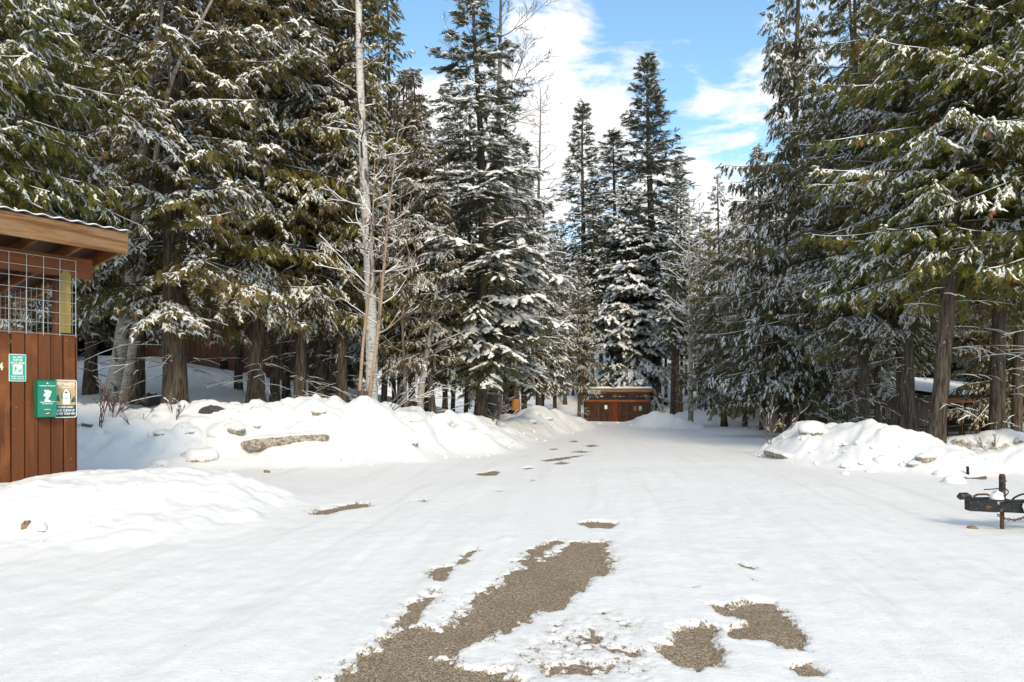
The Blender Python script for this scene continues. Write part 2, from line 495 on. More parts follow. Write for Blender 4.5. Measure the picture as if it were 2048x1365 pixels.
class MB:
    """Collects simple solids into one mesh."""
    def __init__(s):
        s.V, s.F3, s.F4, s.n = [], [], [], 0

    def add(s, V, F4=(), F3=()):
        V = np.asarray(V, float)
        s.V.append(V)
        if len(F4):
            s.F4.append(np.asarray(F4) + s.n)
        if len(F3):
            s.F3.append(np.asarray(F3) + s.n)
        s.n += len(V)

    def box(s, lo, hi, M=None, bev=0.0):
        lo, hi = np.array(lo, float), np.array(hi, float)
        if bev <= 0:
            V = np.array([[(lo, hi)[i][0], (lo, hi)[j][1], (lo, hi)[k][2]] for i in (0, 1) for j in (0, 1) for k in (0, 1)])
            F = [(0, 1, 3, 2), (4, 6, 7, 5), (0, 4, 5, 1), (2, 3, 7, 6), (0, 2, 6, 4), (1, 5, 7, 3)]
            if M is not None:
                V = V @ np.array(M.to_3x3()).T + np.array(M.translation)
            s.add(V, F)
            return
        # chamfered box: three inset copies of each corner
        V, idx = [], {}
        b = min(bev, 0.45 * (hi - lo).min())
        for i in (0, 1):
            for j in (0, 1):
                for k in (0, 1):
                    c = np.array([(lo, hi)[i][0], (lo, hi)[j][1], (lo, hi)[k][2]])
                    ins = np.array([b if i == 0 else -b, b if j == 0 else -b, b if k == 0 else -b])
                    for ax in range(3):
                        q = c + ins
                        q[ax] = c[ax]
                        idx[(i, j, k, ax)] = len(V)
                        V.append(q)
        F4, F3 = [], []
        for ax in range(3):
            u, v = [a for a in range(3) if a != ax]
            for sd in (0, 1):
                q = []
                for a, c in ((0, 0), (1, 0), (1, 1), (0, 1)):
                    key = [0, 0, 0]
                    key[ax], key[u], key[v] = sd, a, c
                    q.append(idx[(*key, ax)])
                F4.append(q)
            # edges running along this axis
            for a in (0, 1):
                for c in (0, 1):
                    k0, k1 = [0, 0, 0], [0, 0, 0]
                    k0[ax], k1[ax] = 0, 1
                    k0[u] = k1[u] = a
                    k0[v] = k1[v] = c
                    F4.append([idx[(*k0, u)], idx[(*k1, u)], idx[(*k1, v)], idx[(*k0, v)]])
        for i in (0, 1):
            for j in (0, 1):
                for k in (0, 1):
                    F3.append([idx[(i, j, k, 0)], idx[(i, j, k, 1)], idx[(i, j, k, 2)]])
        V = np.array(V)
        if M is not None:
            V = V @ np.array(M.to_3x3()).T + np.array(M.translation)
        s.add(V, F4, F3)

    def tube(s, pts, radii, n=6, cap=True):
        V, F = tube_np(np.asarray(pts, float), np.asarray(radii, float), n)
        F3 = []
        if cap:
            k = len(V)
            m = len(pts)
            V = np.vstack([V, pts[0], pts[-1]])
            F3 = [(k, (i + 1) % n, i) for i in range(n)] + [(k + 1, (m - 1) * n + i, (m - 1) * n + (i + 1) % n) for i in range(n)]
        s.add(V, F, F3)

    def prism(s, outline, z0, z1, M=None):
        """Extrudes a convex or concave outline (x, y) from z0 to z1; caps as one n-gon fan about the centre."""
        o = np.asarray(outline, float)
        k = len(o)
        c = o.mean(0)
        V = np.vstack([np.c_[o, np.full(k, z0)], np.c_[o, np.full(k, z1)], [[c[0], c[1], z0], [c[0], c[1], z1]]])
        F4 = [(i, (i + 1) % k, k + (i + 1) % k, k + i) for i in range(k)]
        F3 = [(2 * k, (i + 1) % k, i) for i in range(k)] + [(2 * k + 1, k + i, k + (i + 1) % k) for i in range(k)]
        if M is not None:
            V = V @ np.array(M.to_3x3()).T + np.array(M.translation)
        s.add(V, F4, F3)

    def build(s, name, mat, parent=None, smooth=False, loc=None):
        F = []
        if s.F4:
            F.append(np.vstack(s.F4))
        if s.F3:
            F.append(np.vstack(s.F3))
        return obj(name, mesh_np(name, np.vstack(s.V), F, mat, smooth), parent, loc)


def tube_np(pts, radii, n=6):
    """Tube along a polyline: (verts, quads)."""
    m = len(pts)
    t = np.gradient(pts, axis=0)
    t /= np.linalg.norm(t, axis=1, keepdims=True) + 1e-9
    ref = np.array([0.0, 0.0, 1.0]) if abs(t[0][2]) < 0.8 else np.array([1.0, 0.0, 0.0])
    a = np.cross(t, ref)
    a /= np.linalg.norm(a, axis=1, keepdims=True) + 1e-9
    b = np.cross(t, a)
    ang = np.arange(n) * 2 * math.pi / n
    ring = a[:, None, :] * np.cos(ang)[None, :, None] + b[:, None, :] * np.sin(ang)[None, :, None]
    V = (pts[:, None, :] + ring * np.asarray(radii)[:, None, None]).reshape(-1, 3)
    i = np.arange(m - 1)[:, None] * n
    j = np.arange(n)[None, :]
    F = np.stack([i + j, i + (j + 1) % n, i + n + (j + 1) % n, i + n + j], -1).reshape(-1, 4)
    return V, F


def copy_thing(o, loc=None, rot=None, scale=None):
    c = o.copy()
    COL.objects.link(c)
    for ch in o.children:
        d = ch.copy()
        COL.objects.link(d)
        d.parent = c
        for g in ch.children:
            e = g.copy()
            COL.objects.link(e)
            e.parent = d
    if loc is not None:
        c.location = loc
    if rot is not None:
        c.rotation_euler = rot
    if scale is not None:
        c.scale = (scale,) * 3 if not hasattr(scale, '__len__') else scale
    return c


# ------------------------------------------------------------------ noise
_perm = np.random.RandomState(5).permutation(512)
_grad = np.array([(math.cos(a), math.sin(a)) for a in np.linspace(0, 2 * math.pi, 16, endpoint=False)])


def perlin(x, y, seed=0):
    x = x + seed * 17.31
    y = y - seed * 9.77
    xi, yi = np.floor(x).astype(np.int64), np.floor(y).astype(np.int64)
    xf, yf = x - xi, y - yi
    u, v = xf * xf * xf * (xf * (xf * 6 - 15) + 10), yf * yf * yf * (yf * (yf * 6 - 15) + 10)

    def g(ix, iy, dx, dy):
        h = _perm[(_perm[ix & 511] + iy) & 511] & 15
        gr = _grad[h]
        return gr[..., 0] * dx + gr[..., 1] * dy
    a = g(xi, yi, xf, yf)
    b = g(xi + 1, yi, xf - 1, yf)
    c = g(xi, yi + 1, xf, yf - 1)
    d = g(xi + 1, yi + 1, xf - 1, yf - 1)
    return 1.5 * ((a * (1 - u) + b * u) * (1 - v) + (c * (1 - u) + d * u) * v)


def fbm(x, y, octv=4, seed=0, gain=0.5):
    s, a = 0, 1.0
    for k in range(octv):
        s = s + a * perlin(x * 2 ** k, y * 2 ** k, seed + k * 3)
        a *= gain
    return s


def clods(x, y, scale, seed=0):
    """Rounded lumps: 1 at a lump's centre, 0 between them."""
    x = x * scale + seed * 7.7
    y = y * scale - seed * 3.1
    xi, yi = np.floor(x).astype(np.int64), np.floor(y).astype(np.int64)
    best = np.full(np.shape(x), 9.0)
    for dx in (-1, 0, 1):
        for dy in (-1, 0, 1):
            h = _perm[(_perm[(xi + dx) & 511] + yi + dy) & 511]
            px = xi + dx + 0.5 + 0.4 * np.sin(h * 1.7)
            py = yi + dy + 0.5 + 0.4 * np.cos(h * 2.9)
            r = 0.55 + 0.45 * ((h % 37) / 37.0)
            best = np.minimum(best, ((x - px) ** 2 + (y - py) ** 2) / (r * r))
    return np.sqrt(np.clip(1 - best * 1.6, 0, 1))


def smooth01(t):
    t = np.clip(t, 0, 1)
    return t * t * (3 - 2 * t)


# ------------------------------------------------------------------ the lie of the land
def world_at(px, py, d):
    return ((px - 1024) / FPX * d, d, EYE + (HY - py) / FPX * d)


# crest lines of the ploughed banks: x, y, height above the road, half width
BANKS = {
    'left': [(-16, 14.2, 1.0, 3.0), (-8.2, 15.6, 1.15, 3.0), (-5.1, 16.3, 1.26, 3.0), (-3.6, 17.2, 1.32, 2.9), (-2.3, 18.8, 1.0, 2.4), (-1.3, 21, 0.84, 2.0),
             (-0.3, 25, 0.62, 1.7), (0.5, 30, 0.85, 1.7), (1.2, 35, 1.30, 1.9), (2.6, 38.5, 1.0, 1.8), (4.2, 44, 0.55, 1.6), (4.6, 52, 0.5, 1.6), (4.8, 60, 0.7, 1.6)],
    'near': [(-10.5, 6.2, 0.30, 2.6), (-7.3, 7.7, 0.18, 2.4), (-6.1, 8.2, 0.24, 2.6), (-5.1, 8.7, 0.50, 2.7), (-4.5, 8.8, 0.52, 2.0), (-3.9, 8.6, 0.40, 1.3), (-3.3, 8.0, 0.14, 0.7)],
    'right': [(7.9, 19.0, 0.20, 1.0), (7.5, 17.2, 0.68, 1.6), (7.6, 15.4, 0.72, 1.9), (8.05, 14.3, 0.72, 1.8), (8.35, 13.5, 0.40, 1.3)],
    'farright': [(9.0, 50, 0.4, 1.8), (9.8, 46, 0.95, 2.0), (12, 44.5, 1.12, 2.2), (14, 42.5, 1.05, 2.2), (15.8, 39.5, 0.85, 2.0), (17, 34, 0.45, 1.6), (17.5, 28, 0.3, 1.4)],
    'shed': [(3.6, 62.2, 0.55, 1.5), (6.0, 61.4, 0.12, 0.9), (8.5, 60.5, 0.07, 0.9), (11.0, 59.7, 0.09, 0.9), (13.4, 59.0, 0.70, 1.5), (16.0, 56.5, 1.1, 2.2), (19, 50, 1.0, 2.2)],
    'corner': [(9.3, 13.9, 0.14, 0.9), (10.2, 13.2, 0.58, 1.5), (11.6, 12.6, 0.86, 1.7), (13.5, 11.9, 0.85, 1.7), (17, 10.5, 0.8, 1.7)],
    'dirty': [(9.9, 16.6, 0.34, 0.9), (10.8, 16.4, 0.50, 1.0), (11.8, 16.5, 0.58, 1.0), (12.7, 16.2, 0.45, 0.9)],
}


def ridge(x, y, pts, pw=1.0):
    """A crest line: distance to it, side (positive on its left), height there, width there, bank profile 0..1, bank height."""
    P = np.array(pts, float)
    bd = np.full(x.shape, 1e9)
    sd, hh, ww = np.zeros_like(x), np.zeros_like(x), np.ones_like(x)
    pp, hp = np.zeros_like(x), np.zeros_like(x)
    for a, b in zip(P[:-1], P[1:]):
        dx, dy = b[0] - a[0], b[1] - a[1]
        L = dx * dx + dy * dy
        t = np.clip(((x - a[0]) * dx + (y - a[1]) * dy) / L, 0, 1)
        qx, qy = a[0] + t * dx, a[1] + t * dy
        d2 = (x - qx) ** 2 + (y - qy) ** 2
        m = d2 < bd
        bd = np.where(m, d2, bd)
        side = np.sign(dx * (y - a[1]) - dy * (x - a[0]))
        sd = np.where(m, side, sd)
        h, w = a[2] + t * (b[2] - a[2]), a[3] + t * (b[3] - a[3])
        hh = np.where(m, h, hh)
        ww = np.where(m, w, ww)
        p = smooth01(1 - np.sqrt(d2) / w) ** pw
        pp = np.maximum(pp, p)
        hp = np.maximum(hp, p * h)
    return np.sqrt(bd), sd, hh, ww, pp, hp


def ground(x, y, full=False):
    x, y = np.asarray(x, float), np.asarray(y, float)
    base = -0.024 * (np.clip(y, 15, 63) - 15)
    hill = 0.30 * np.log1p(np.exp(np.clip((y - 70) / 4.0, -30, 30))) * 4.0
    hill = np.where(y > 120, 0.30 * 50 + (y - 120) * 0.12, hill)
    z = base + hill
    wob = fbm(x * 0.9, y * 0.9, 3, 2)
    d, sd, h, w, p, hp = ridge(x + 0.35 * perlin(x * 0.6, y * 0.6, 11), y + 0.35 * perlin(x * 0.6, y * 0.6, 12), BANKS['left'])
    left = smooth01((d * sd + 0.0) / 1.5) * (sd > 0)
    rise = np.clip(0.205 * (d - 4.0), 0, 3.1) * smooth01((d - 4) / 4.0) * (sd > 0) * smooth01((62 - y) / 25.0)
    prof = {}
    hpl = np.where(sd > 0, np.maximum(hp, h * left * 0.72 + hp * 0.28), hp)
    amp = 0.4 + 0.9 * (0.5 + 0.5 * np.clip(wob, -1, 1))
    lump = 0.24 * clods(x, y, 1.15, 1) + 0.12 * clods(x, y, 2.7, 2) + 0.045 * clods(x, y, 6.5, 3) + 0.10 * fbm(x * 1.6, y * 1.6, 4, 8)
    road_side = np.where(sd > 0, np.clip(1 - d / 1.6, 0, 1), np.clip(p * 2.2, 0, 1))
    z = z + hpl + rise + (lump - 0.12) * amp * road_side * np.clip(h, 0, 1) * 0.85
    prof['left'] = np.where(sd > 0, np.clip(1 - d / 1.2, 0, 1), p)
    forest = left
    for k in ('near', 'right', 'farright', 'shed', 'corner', 'dirty'):
        d, s2, h, w, p, hp = ridge(x + 0.25 * perlin(x * 0.8, y * 0.8, 21), y + 0.25 * perlin(x * 0.8, y * 0.8, 22), BANKS[k], 0.75 if k == 'near' else 1.0)
        if k == 'near':
            z = z + hp + (0.05 * fbm(x * 1.1, y * 1.1, 4, 31) + 0.028 * clods(x, y, 3.4, 5) + 0.012 * clods(x, y, 9.0, 6)) * np.clip(p * 3, 0, 1)
        else:
            z = z + hp + (lump - 0.08) * np.clip(p * 2.2, 0, 1) * np.clip(h, 0, 1) * 0.8
        prof[k] = p
    # the hollow by the cabin's deck
    hol = smooth01((x - 9.5) / 4.0) * smooth01((y - 17.5) / 8.0) * smooth01((52 - y) / 10.0)
    z = z - 1.6 * hol
    z = z + 0.02 * fbm(x * 0.35, y * 0.35, 3, 40)
    if full:
        return z, prof, forest
    return z


def gz(x, y):
    return float(ground(np.array([float(x)]), np.array([float(y)]))[0])


# bare patches, outlined in photo pixels on the flat road and carried to the ground plane
def g_at(px, py):
    d = FPX * EYE / (py - HY)
    for _ in range(6):
        d = FPX * (EYE + 0.024 * max(0, d - 15)) / (py - HY)
    return ((px - 1024) / FPX * d, d)


PATCHES = [
    (1.0, [(600, 1440), (668, 1365), (700, 1330), (760, 1292), (790, 1262), (802, 1240), (830, 1212), (864, 1190), (872, 1187), (868, 1200), (832, 1254), (880, 1264), (902, 1245), (925, 1228),
           (950, 1207), (944, 1194), (972, 1190), (1000, 1170), (1014, 1152), (1050, 1135), (1040, 1125), (1060, 1106), (1085, 1090), (1110, 1083), (1124, 1082),
           (1098, 1101), (1076, 1122), (1092, 1124), (1125, 1098), (1150, 1086), (1215, 1086), (1210, 1105), (1226, 1128), (1218, 1150), (1180, 1156), (1162, 1180), (1132, 1205),
           (1090, 1228), (1025, 1252), (985, 1282), (960, 1292), (925, 1300), (882, 1320), (915, 1332), (960, 1342), (1010, 1348), (1040, 1365), (1040, 1440)]),
    (1.0, [(1155, 1048), (1180, 1044), (1236, 1049), (1222, 1060), (1180, 1058)]),
    (1.0, [(958, 1099), (934, 1116), (925, 1128), (904, 1137), (884, 1166), (868, 1160), (850, 1150), (872, 1138), (910, 1133), (930, 1110)]),
    (1.0, [(1495, 1208), (1540, 1209), (1567, 1224), (1580, 1240), (1600, 1262), (1617, 1280), (1604, 1300), (1560, 1300), (1528, 1286), (1500, 1288), (1462, 1280), (1452, 1264), (1490, 1250), (1450, 1235), (1428, 1225), (1412, 1212), (1452, 1217)]),
    (1.0, [(1345, 1262), (1400, 1252), (1436, 1260), (1430, 1285), (1447, 1310), (1440, 1345), (1400, 1356), (1350, 1337), (1306, 1312), (1318, 1292), (1345, 1290)]),
    (1.0, [(1580, 1336), (1620, 1330), (1656, 1350), (1642, 1364), (1600, 1362), (1572, 1346)]),
    (0.95, [(614, 1029), (640, 1022), (680, 1015), (704, 1009), (738, 1008), (742, 1018), (704, 1022), (660, 1031), (625, 1034)]),
    (0.9, [(952, 949), (990, 942), (1002, 946), (988, 953), (960, 953)]),
    (0.8, [(1076, 922), (1112, 917), (1140, 913), (1186, 909), (1150, 916), (1128, 921), (1100, 925)]),
    (0.8, [(1104, 929), (1122, 924), (1142, 927), (1124, 931)]),
    (0.7, [(1132, 905), (1160, 902), (1192, 905), (1160, 908)]),
    (0.7, [(1138, 884), (1150, 881), (1158, 884), (1148, 887)]),
    (0.7, [(1162, 892), (1186, 890), (1204, 893), (1180, 896)]),
    (0.6, [(1092, 899), (1112, 897), (1122, 899), (1104, 902)]),
    (0.6, [(1168, 868), (1196, 866), (1204, 868), (1180, 870)]),
    (0.6, [(1040, 938), (1066, 935), (1072, 938), (1050, 941)]),
    (0.55, [(818, 1003), (850, 1001), (874, 1004), (850, 1007)]),
    (0.5, [(1462, 1128), (1490, 1128), (1522, 1138), (1516, 1146), (1480, 1138)]),
    (0.5, [(1496, 1160), (1524, 1164), (1520, 1170), (1498, 1166)]),
    (0.5, [(1372, 1176), (1408, 1178), (1400, 1184), (1376, 1181)]),
    (0.5, [(975, 981), (1012, 982), (1000, 985)]),
    (0.30, [(1000, 1300), (1080, 1250), (1200, 1250), (1310, 1300), (1330, 1380), (1020, 1380)]),
    (0.20, [(1060, 1240), (1180, 1190), (1340, 1250), (1320, 1300), (1100, 1300)]),
    (0.42, [(1045, 1330), (1160, 1318), (1260, 1335), (1240, 1372), (1060, 1372)]),
    (0.35, [(1205, 1295), (1290, 1300), (1300, 1320), (1225, 1322)]),
    (0.45, [(1048, 958), (1078, 962), (1060, 966)]),
    (0.45, [(1270, 1000), (1290, 1003), (1280, 1006)]),
]


def bare_field(x, y):
    """Above zero where the road shows through the snow."""
    f = np.full(x.shape, -1.0)
    near = (y < 30) & (y > 2.2) & (np.abs(x) < 6)
    X, Y = x[near], y[near]
    n = 0.5 * fbm(X * 5.5, Y * 4.0, 4, 60, 0.65) + 0.25 * perlin(X * 26, Y * 20, 66)
    best = np.full(X.shape, -3.0)
    for wgt, pl in PATCHES:
        P = np.array([g_at(*p) for p in pl])
        lo, hi = P.min(0) - 0.7, P.max(0) + 0.7
        m = (X > lo[0]) & (X < hi[0]) & (Y > lo[1]) & (Y < hi[1])
        if not m.any():
            continue
        px, py = X[m], Y[m]
        d = np.full(px.shape, 1e9)
        ins = np.zeros(px.shape, bool)
        for a, b in zip(P, np.roll(P, -1, 0)):
            e = b - a
            t = np.clip(((px - a[0]) * e[0] + (py - a[1]) * e[1]) / (e @ e + 1e-12), 0, 1)
            d = np.minimum(d, (px - a[0] - t * e[0]) ** 2 + (py - a[1] - t * e[1]) ** 2)
            c = ((a[1] > py) != (b[1] > py)) & (px < (b[0] - a[0]) * (py - a[1]) / (b[1] - a[1] + 1e-12) + a[0])
            ins ^= c
        d = np.sqrt(d)
        size = min(0.22, 0.16 * math.sqrt((hi[0] - lo[0] - 1.4) * (hi[1] - lo[1] - 1.4)) + 0.03)
        s = np.clip(np.where(ins, d, -d) / size, -3.0, 1.0)
        v = np.where(s > 0, s * wgt, s) - (1 - wgt) * 0.62
        best[m] = np.maximum(best[m], v)
    f[near] = best + 0.0 + n * 0.72
    soft = np.full(x.shape, -3.0)
    soft[near] = best + 0.0 + 0.25 * n
    return f, soft


def build_ground():
    us = np.concatenate([np.linspace(-2.4, -0.9, 40, endpoint=False), np.linspace(-0.9, 0.9, 470, endpoint=False), np.linspace(0.9, 2.4, 40)])
    y0 = -1.0
    ys = np.concatenate([np.linspace(1.0, 2.9, 24, endpoint=False), np.geomspace(2.9, 9.0, 240, endpoint=False), np.geomspace(9.0, 22, 150, endpoint=False),
                         np.geomspace(22, 66, 90, endpoint=False), np.geomspace(66, 190, 46)])
    U, Y = np.meshgrid(us, ys)
    X = U * (Y - y0)
    z, prof, forest = ground(X, Y, True)
    bf, soft = bare_field(X, Y)
    rd = np.clip(1 - np.maximum.reduce([prof[k] for k in prof]) * 6, 0, 1) * (forest < 0.5)
    soft = np.where(np.maximum.reduce([prof[k] for k in prof]) > 0.03, -3.0, soft)
    # on the road the snow is a thin skin; where it has worn through it dips under the asphalt
    skin = 0.026 + 0.010 * fbm(X * 1.3, Y * 0.5, 4, 70) + 0.006 * perlin(X * 6, Y * 4, 75)
    q = X - 0.115 * Y + 0.25 * perlin(X * 0.1, Y * 0.15, 80)
    wheel = sum(np.exp(-((q - q0 + 0.12 * perlin(Y * 0.2, Y * 0.0 + q0, 85)) / 0.13) ** 2) * (0.55 + 0.6 * perlin(Y * 0.45, q * 0.2 + q0, 86)) for q0 in (-3.1, -1.5, -0.55, 1.05, 2.2, 3.8))
    rut = (-0.014 * np.clip(wheel, 0, 1) + 0.0012 * np.clip(wheel, 0, 1) * np.sign(np.sin(Y * 48 + q * 20))) * rd * (bf < -0.3) + 0.75 * (0.006 * np.sin(q * 2.6) + 0.012 * perlin(q * 2.4, Y * 0.12, 81) + 0.008 * perlin(q * 7.0, Y * 0.3, 82) + 0.005 * perlin(q * 16.0, Y * 0.9, 83)) * rd
    z = z + skin + rut
    thin = smooth01(bf * 2.2 + 1.0)
    z = z - thin * 0.012
    base = -0.024 * (np.clip(Y, 15, 63) - 15)
    z = np.maximum(z, base + 0.012)
    z = np.where(bf > -0.10, z - (bf + 0.10) * 0.12, z)
    # dirt shows on the lumps' undersides and the steep faces of the banks
    gy, gx = np.gradient(z)
    gyw, gxw = gy / (np.gradient(Y, axis=0) + 1e-9), gx / (np.gradient(X, axis=1) + 1e-9)
    facing = np.clip(gyw, 0, 2)
    bankm = np.maximum.reduce([np.clip(prof[k] * 3, 0, 1) for k in ('left', 'right', 'farright', 'dirty', 'corner')])
    dirt = bankm * smooth01((facing - 0.45) / 0.6) * 0.62 + 0.3 * np.clip(prof['dirty'] * 2, 0, 1) + 0.10 * np.clip(prof['near'] * 2, 0, 1) * smooth01((facing - 0.15) / 0.3)
    nr, nc = U.shape
    i = np.arange(nr - 1)[:, None] * nc
    j = np.arange(nc - 1)[None, :]
    F = np.stack([i + j, i + j + 1, i + nc + j + 1, i + nc + j], -1).reshape(-1, 4)
    V = np.stack([X, Y, z], -1).reshape(-1, 3)
    D, RD, BA = dirt.ravel(), rd.ravel(), soft.ravel()
    # every face goes to the bank it lies on, else to the road or the forest floor
    keys = list(prof)
    pr = np.stack([prof[k] for k in keys], 0).reshape(len(keys), -1)
    fp = pr[:, F].mean(-1)
    who = np.where(fp.max(0) > 0.10, fp.argmax(0), -1)
    fc = V[F].mean(1)
    rightlim = np.interp(fc[:, 1], [0, 11, 14, 18, 25, 45, 60, 70], [16, 14, 8.3, 7.3, 9.0, 15, 17, 17])
    isroad = (forest.ravel()[F].mean(-1) < 0.5) & (fc[:, 0] < rightlim) & (fc[:, 1] < 62) & (fc[:, 0] > -12)
    who = np.where((who < 0) & ~isroad, -2, who)
    info = {'left': ('snow_bank', 'long lumpy ploughed snow bank below the trees on the left of the road'),
            'near': ('snow_bank', 'smooth low snow mound in front of the timber shelter with the green signs'),
            'right': ('snow_bank', 'dirty lumpy snow bank with a round snow block on top beside the big right-hand trunks'),
            'farright': ('snow_bank', 'distant broad snow bank on the far right bend under the cedars'),
            'shed': ('snow_bank', 'low broken snow ridge along the foot of the small distant shed'),
            'corner': ('snow_bank', 'snow mound cut by the right edge of the picture behind the trailer'),
            'dirty': ('snow_bank', 'small grey dirty snow heap in front of the cabin deck')}
    names = {-1: 'snowy_road', -2: 'ground'}
    for w in [-1, -2] + list(range(len(keys))):
        f = F[who == w]
        if not len(f):
            continue
        used, inv = np.unique(f, return_inverse=True)
        f = inv.reshape(-1, 4)
        nm = names.get(w) or info[keys[w]][0]
        o = obj(nm, mesh_np(nm, V[used], f, M_SNOW, True, attrs={'dirt': D[used], 'road': RD[used], 'bare': BA[used]}))
        if w < 0:
            tag(o, kind='structure')
        else:
            tag(o, info[keys[w]][1], 'snow bank', 'ploughed snow banks round the lot')
    # the asphalt under the snow
    ya = np.concatenate([np.linspace(-3, 15, 4), np.linspace(20, 62, 5)])
    xa = np.linspace(-11, 14, 6)
    XA, YA = np.meshgrid(xa, ya)
    ZA = -0.024 * (np.clip(YA, 15, 63) - 15)
    nr, nc = XA.shape
    i = np.arange(nr - 1)[:, None] * nc
    j = np.arange(nc - 1)[None, :]
    FA = np.stack([i + j, i + j + 1, i + nc + j + 1, i + nc + j], -1).reshape(-1, 4)
    o = obj('asphalt_road', mesh_np('asphalt_road', np.stack([XA, YA, ZA], -1), FA, M_ASPH))
    tag(o, kind='structure')
    # the land beyond, to the horizon
    s = 2500
    V2 = [(-s, -s, -1.6), (s, -s, -1.6), (s, s, -1.6), (-s, s, -1.6)]
    o = obj('far_ground', mesh_np('far_ground', V2, np.array([[0, 1, 2, 3]]), M_PURE))
    tag(o, kind='structure')


build_ground()

# ------------------------------------------------------------------ trees
def rot_about(v, axis, ang):
    """Rodrigues for arrays of vectors, axes and angles."""
    c, s = np.cos(ang)[:, None], np.sin(ang)[:, None]
    return v * c + np.cross(axis, v) * s + axis * (np.sum(axis * v, 1, keepdims=True)) * (1 - c)


def unit(v):
    return v / (np.linalg.norm(v, axis=-1, keepdims=True) + 1e-9)


def stamp(T, TF, A, P):
    """Copies of a template (verts T, faces TF) under matrices A at places P."""
    n, k = len(P), len(T)
    V = np.einsum('nij,kj->nki', A, T) + P[:, None, :]
    F = (TF[None] + (np.arange(n) * k)[:, None, None]).reshape(-1, TF.shape[1])
    return V.reshape(-1, 3), F


def spray_template(rs, kind):
    """A frond in unit size: x along it, y across, z up. Cedar: hanging feathery fingers; fir: flat comb."""
    V, F = [], []

    def leaf(p, d, w, up):
        p, d = np.array(p), np.array(d)
        s = np.cross(d, up)
        s = s / (np.linalg.norm(s) + 1e-9) * w
        k = len(V)
        V.extend([p - s * 0.5, p + s * 0.5, p + d])
        F.append((k, k + 1, k + 2))
    n = 5 if kind == 'cedar' else 6
    for i in range(n):
        t = (i + 0.3) / n
        for sd in (-1, 1):
            if kind == 'cedar':
                L = 0.52 * (1 - 0.5 * t) * rs.uniform(0.7, 1.25)
                a = R(rs.uniform(24, 50)) * sd
                d = (math.cos(a) * L, math.sin(a) * L, -L * rs.uniform(0.1, 0.7))
                leaf((t * 0.85, 0, -0.22 * t * t), d, 0.135 * rs.uniform(0.8, 1.3), (0, rs.uniform(-.8, .8), 1))
            else:
                L = 0.42 * (1 - 0.7 * t) * rs.uniform(0.75, 1.15)
                a = R(rs.uniform(46, 66)) * sd
                d = (math.cos(a) * L, math.sin(a) * L, -L * rs.uniform(-0.05, 0.25))
                leaf((t * 0.9, 0, -0.06 * t * t), d, 0.115 * rs.uniform(0.8, 1.3), (rs.uniform(-.3, .3), rs.uniform(-.5, .5), 1))
    leaf((0.62, 0, -0.12), (0.45, rs.uniform(-.06, .06), -0.2), 0.13, (0, 0, 1))
    return np.array(V, float), np.array(F)


def snow_template(rs, kind):
    """Slivers of snow lying on the fingers of a frond: small tents, each its own length and heading."""
    V, F = [], []
    for i in range(rs.randint(4, 8) if kind == 'cedar' else rs.randint(4, 6)):
        x = rs.uniform(0.0, 0.8)
        a = R(rs.uniform(-48, 48))
        L = rs.uniform(0.22, 0.50)
        w = rs.uniform(0.045, 0.105) if kind == 'cedar' else rs.uniform(0.09, 0.19)
        y0 = rs.uniform(-0.13, 0.13)
        d = np.array([math.cos(a), math.sin(a), -0.28 if kind == 'cedar' else -0.10])
        q = np.array([-math.sin(a), math.cos(a), 0])
        p = np.array([x, y0, 0.015 - (0.22 if kind == 'cedar' else 0.06) * x * x])
        k = len(V)
        b1, b2 = p - d * L * 0.1 + q * w, p + d * L * rs.uniform(0.1, 0.4) - q * w
        V.extend([b1, b2, p + d * L, p + d * L * 0.35 + np.array([0, 0, 0.05 + 0.35 * w])])
        F += [(k, k + 1, k + 3), (k + 1, k + 2, k + 3), (k + 2, k, k + 3)]
    return np.array(V), np.array(F)


def snow_strips(paths, w0, h0, min_flat=0.25, brk=None):
    """Ridges of snow along branches: list of (points, radii)."""
    VV, FF, k = [], [], 0
    for p, r in paths:
        t = unit(np.gradient(p, axis=0))
        flat = np.sqrt(np.clip(1 - t[:, 2] ** 2, 0, 1))
        s = unit(np.cross(t, [0, 0, 1.0]))
        amt = np.clip((flat - min_flat) / 0.4, 0, 1)
        if brk is not None:
            amt = amt * (brk.uniform(size=len(p)) > 0.30) * brk.uniform(0.35, 1.1, len(p))
        w = np.minimum(r + w0, 0.03) * amt
        V = np.stack([p - s * w[:, None] + [0, 0, 0.3] * r[:, None], p + np.c_[np.zeros(len(p)), np.zeros(len(p)), r + h0 * amt],
                      p + s * w[:, None] + [0, 0, 0.3] * r[:, None]], 1).reshape(-1, 3)
        m = len(p)
        i = np.arange(m - 1)[:, None] * 3
        j = np.arange(2)[None, :]
        F = np.stack([i + j, i + j + 1, i + 3 + j + 1, i + 3 + j], -1).reshape(-1, 4)
        VV.append(V)
        FF.append(F + k)
        k += len(V)
    return np.vstack(VV), np.vstack(FF)


def tubes(paths, n):
    VV, FF, k = [], [], 0
    for p, r in paths:
        V, F = tube_np(p, r, n)
        VV.append(V)
        FF.append(F + k)
        k += len(V)
    return np.vstack(VV), np.vstack(FF)


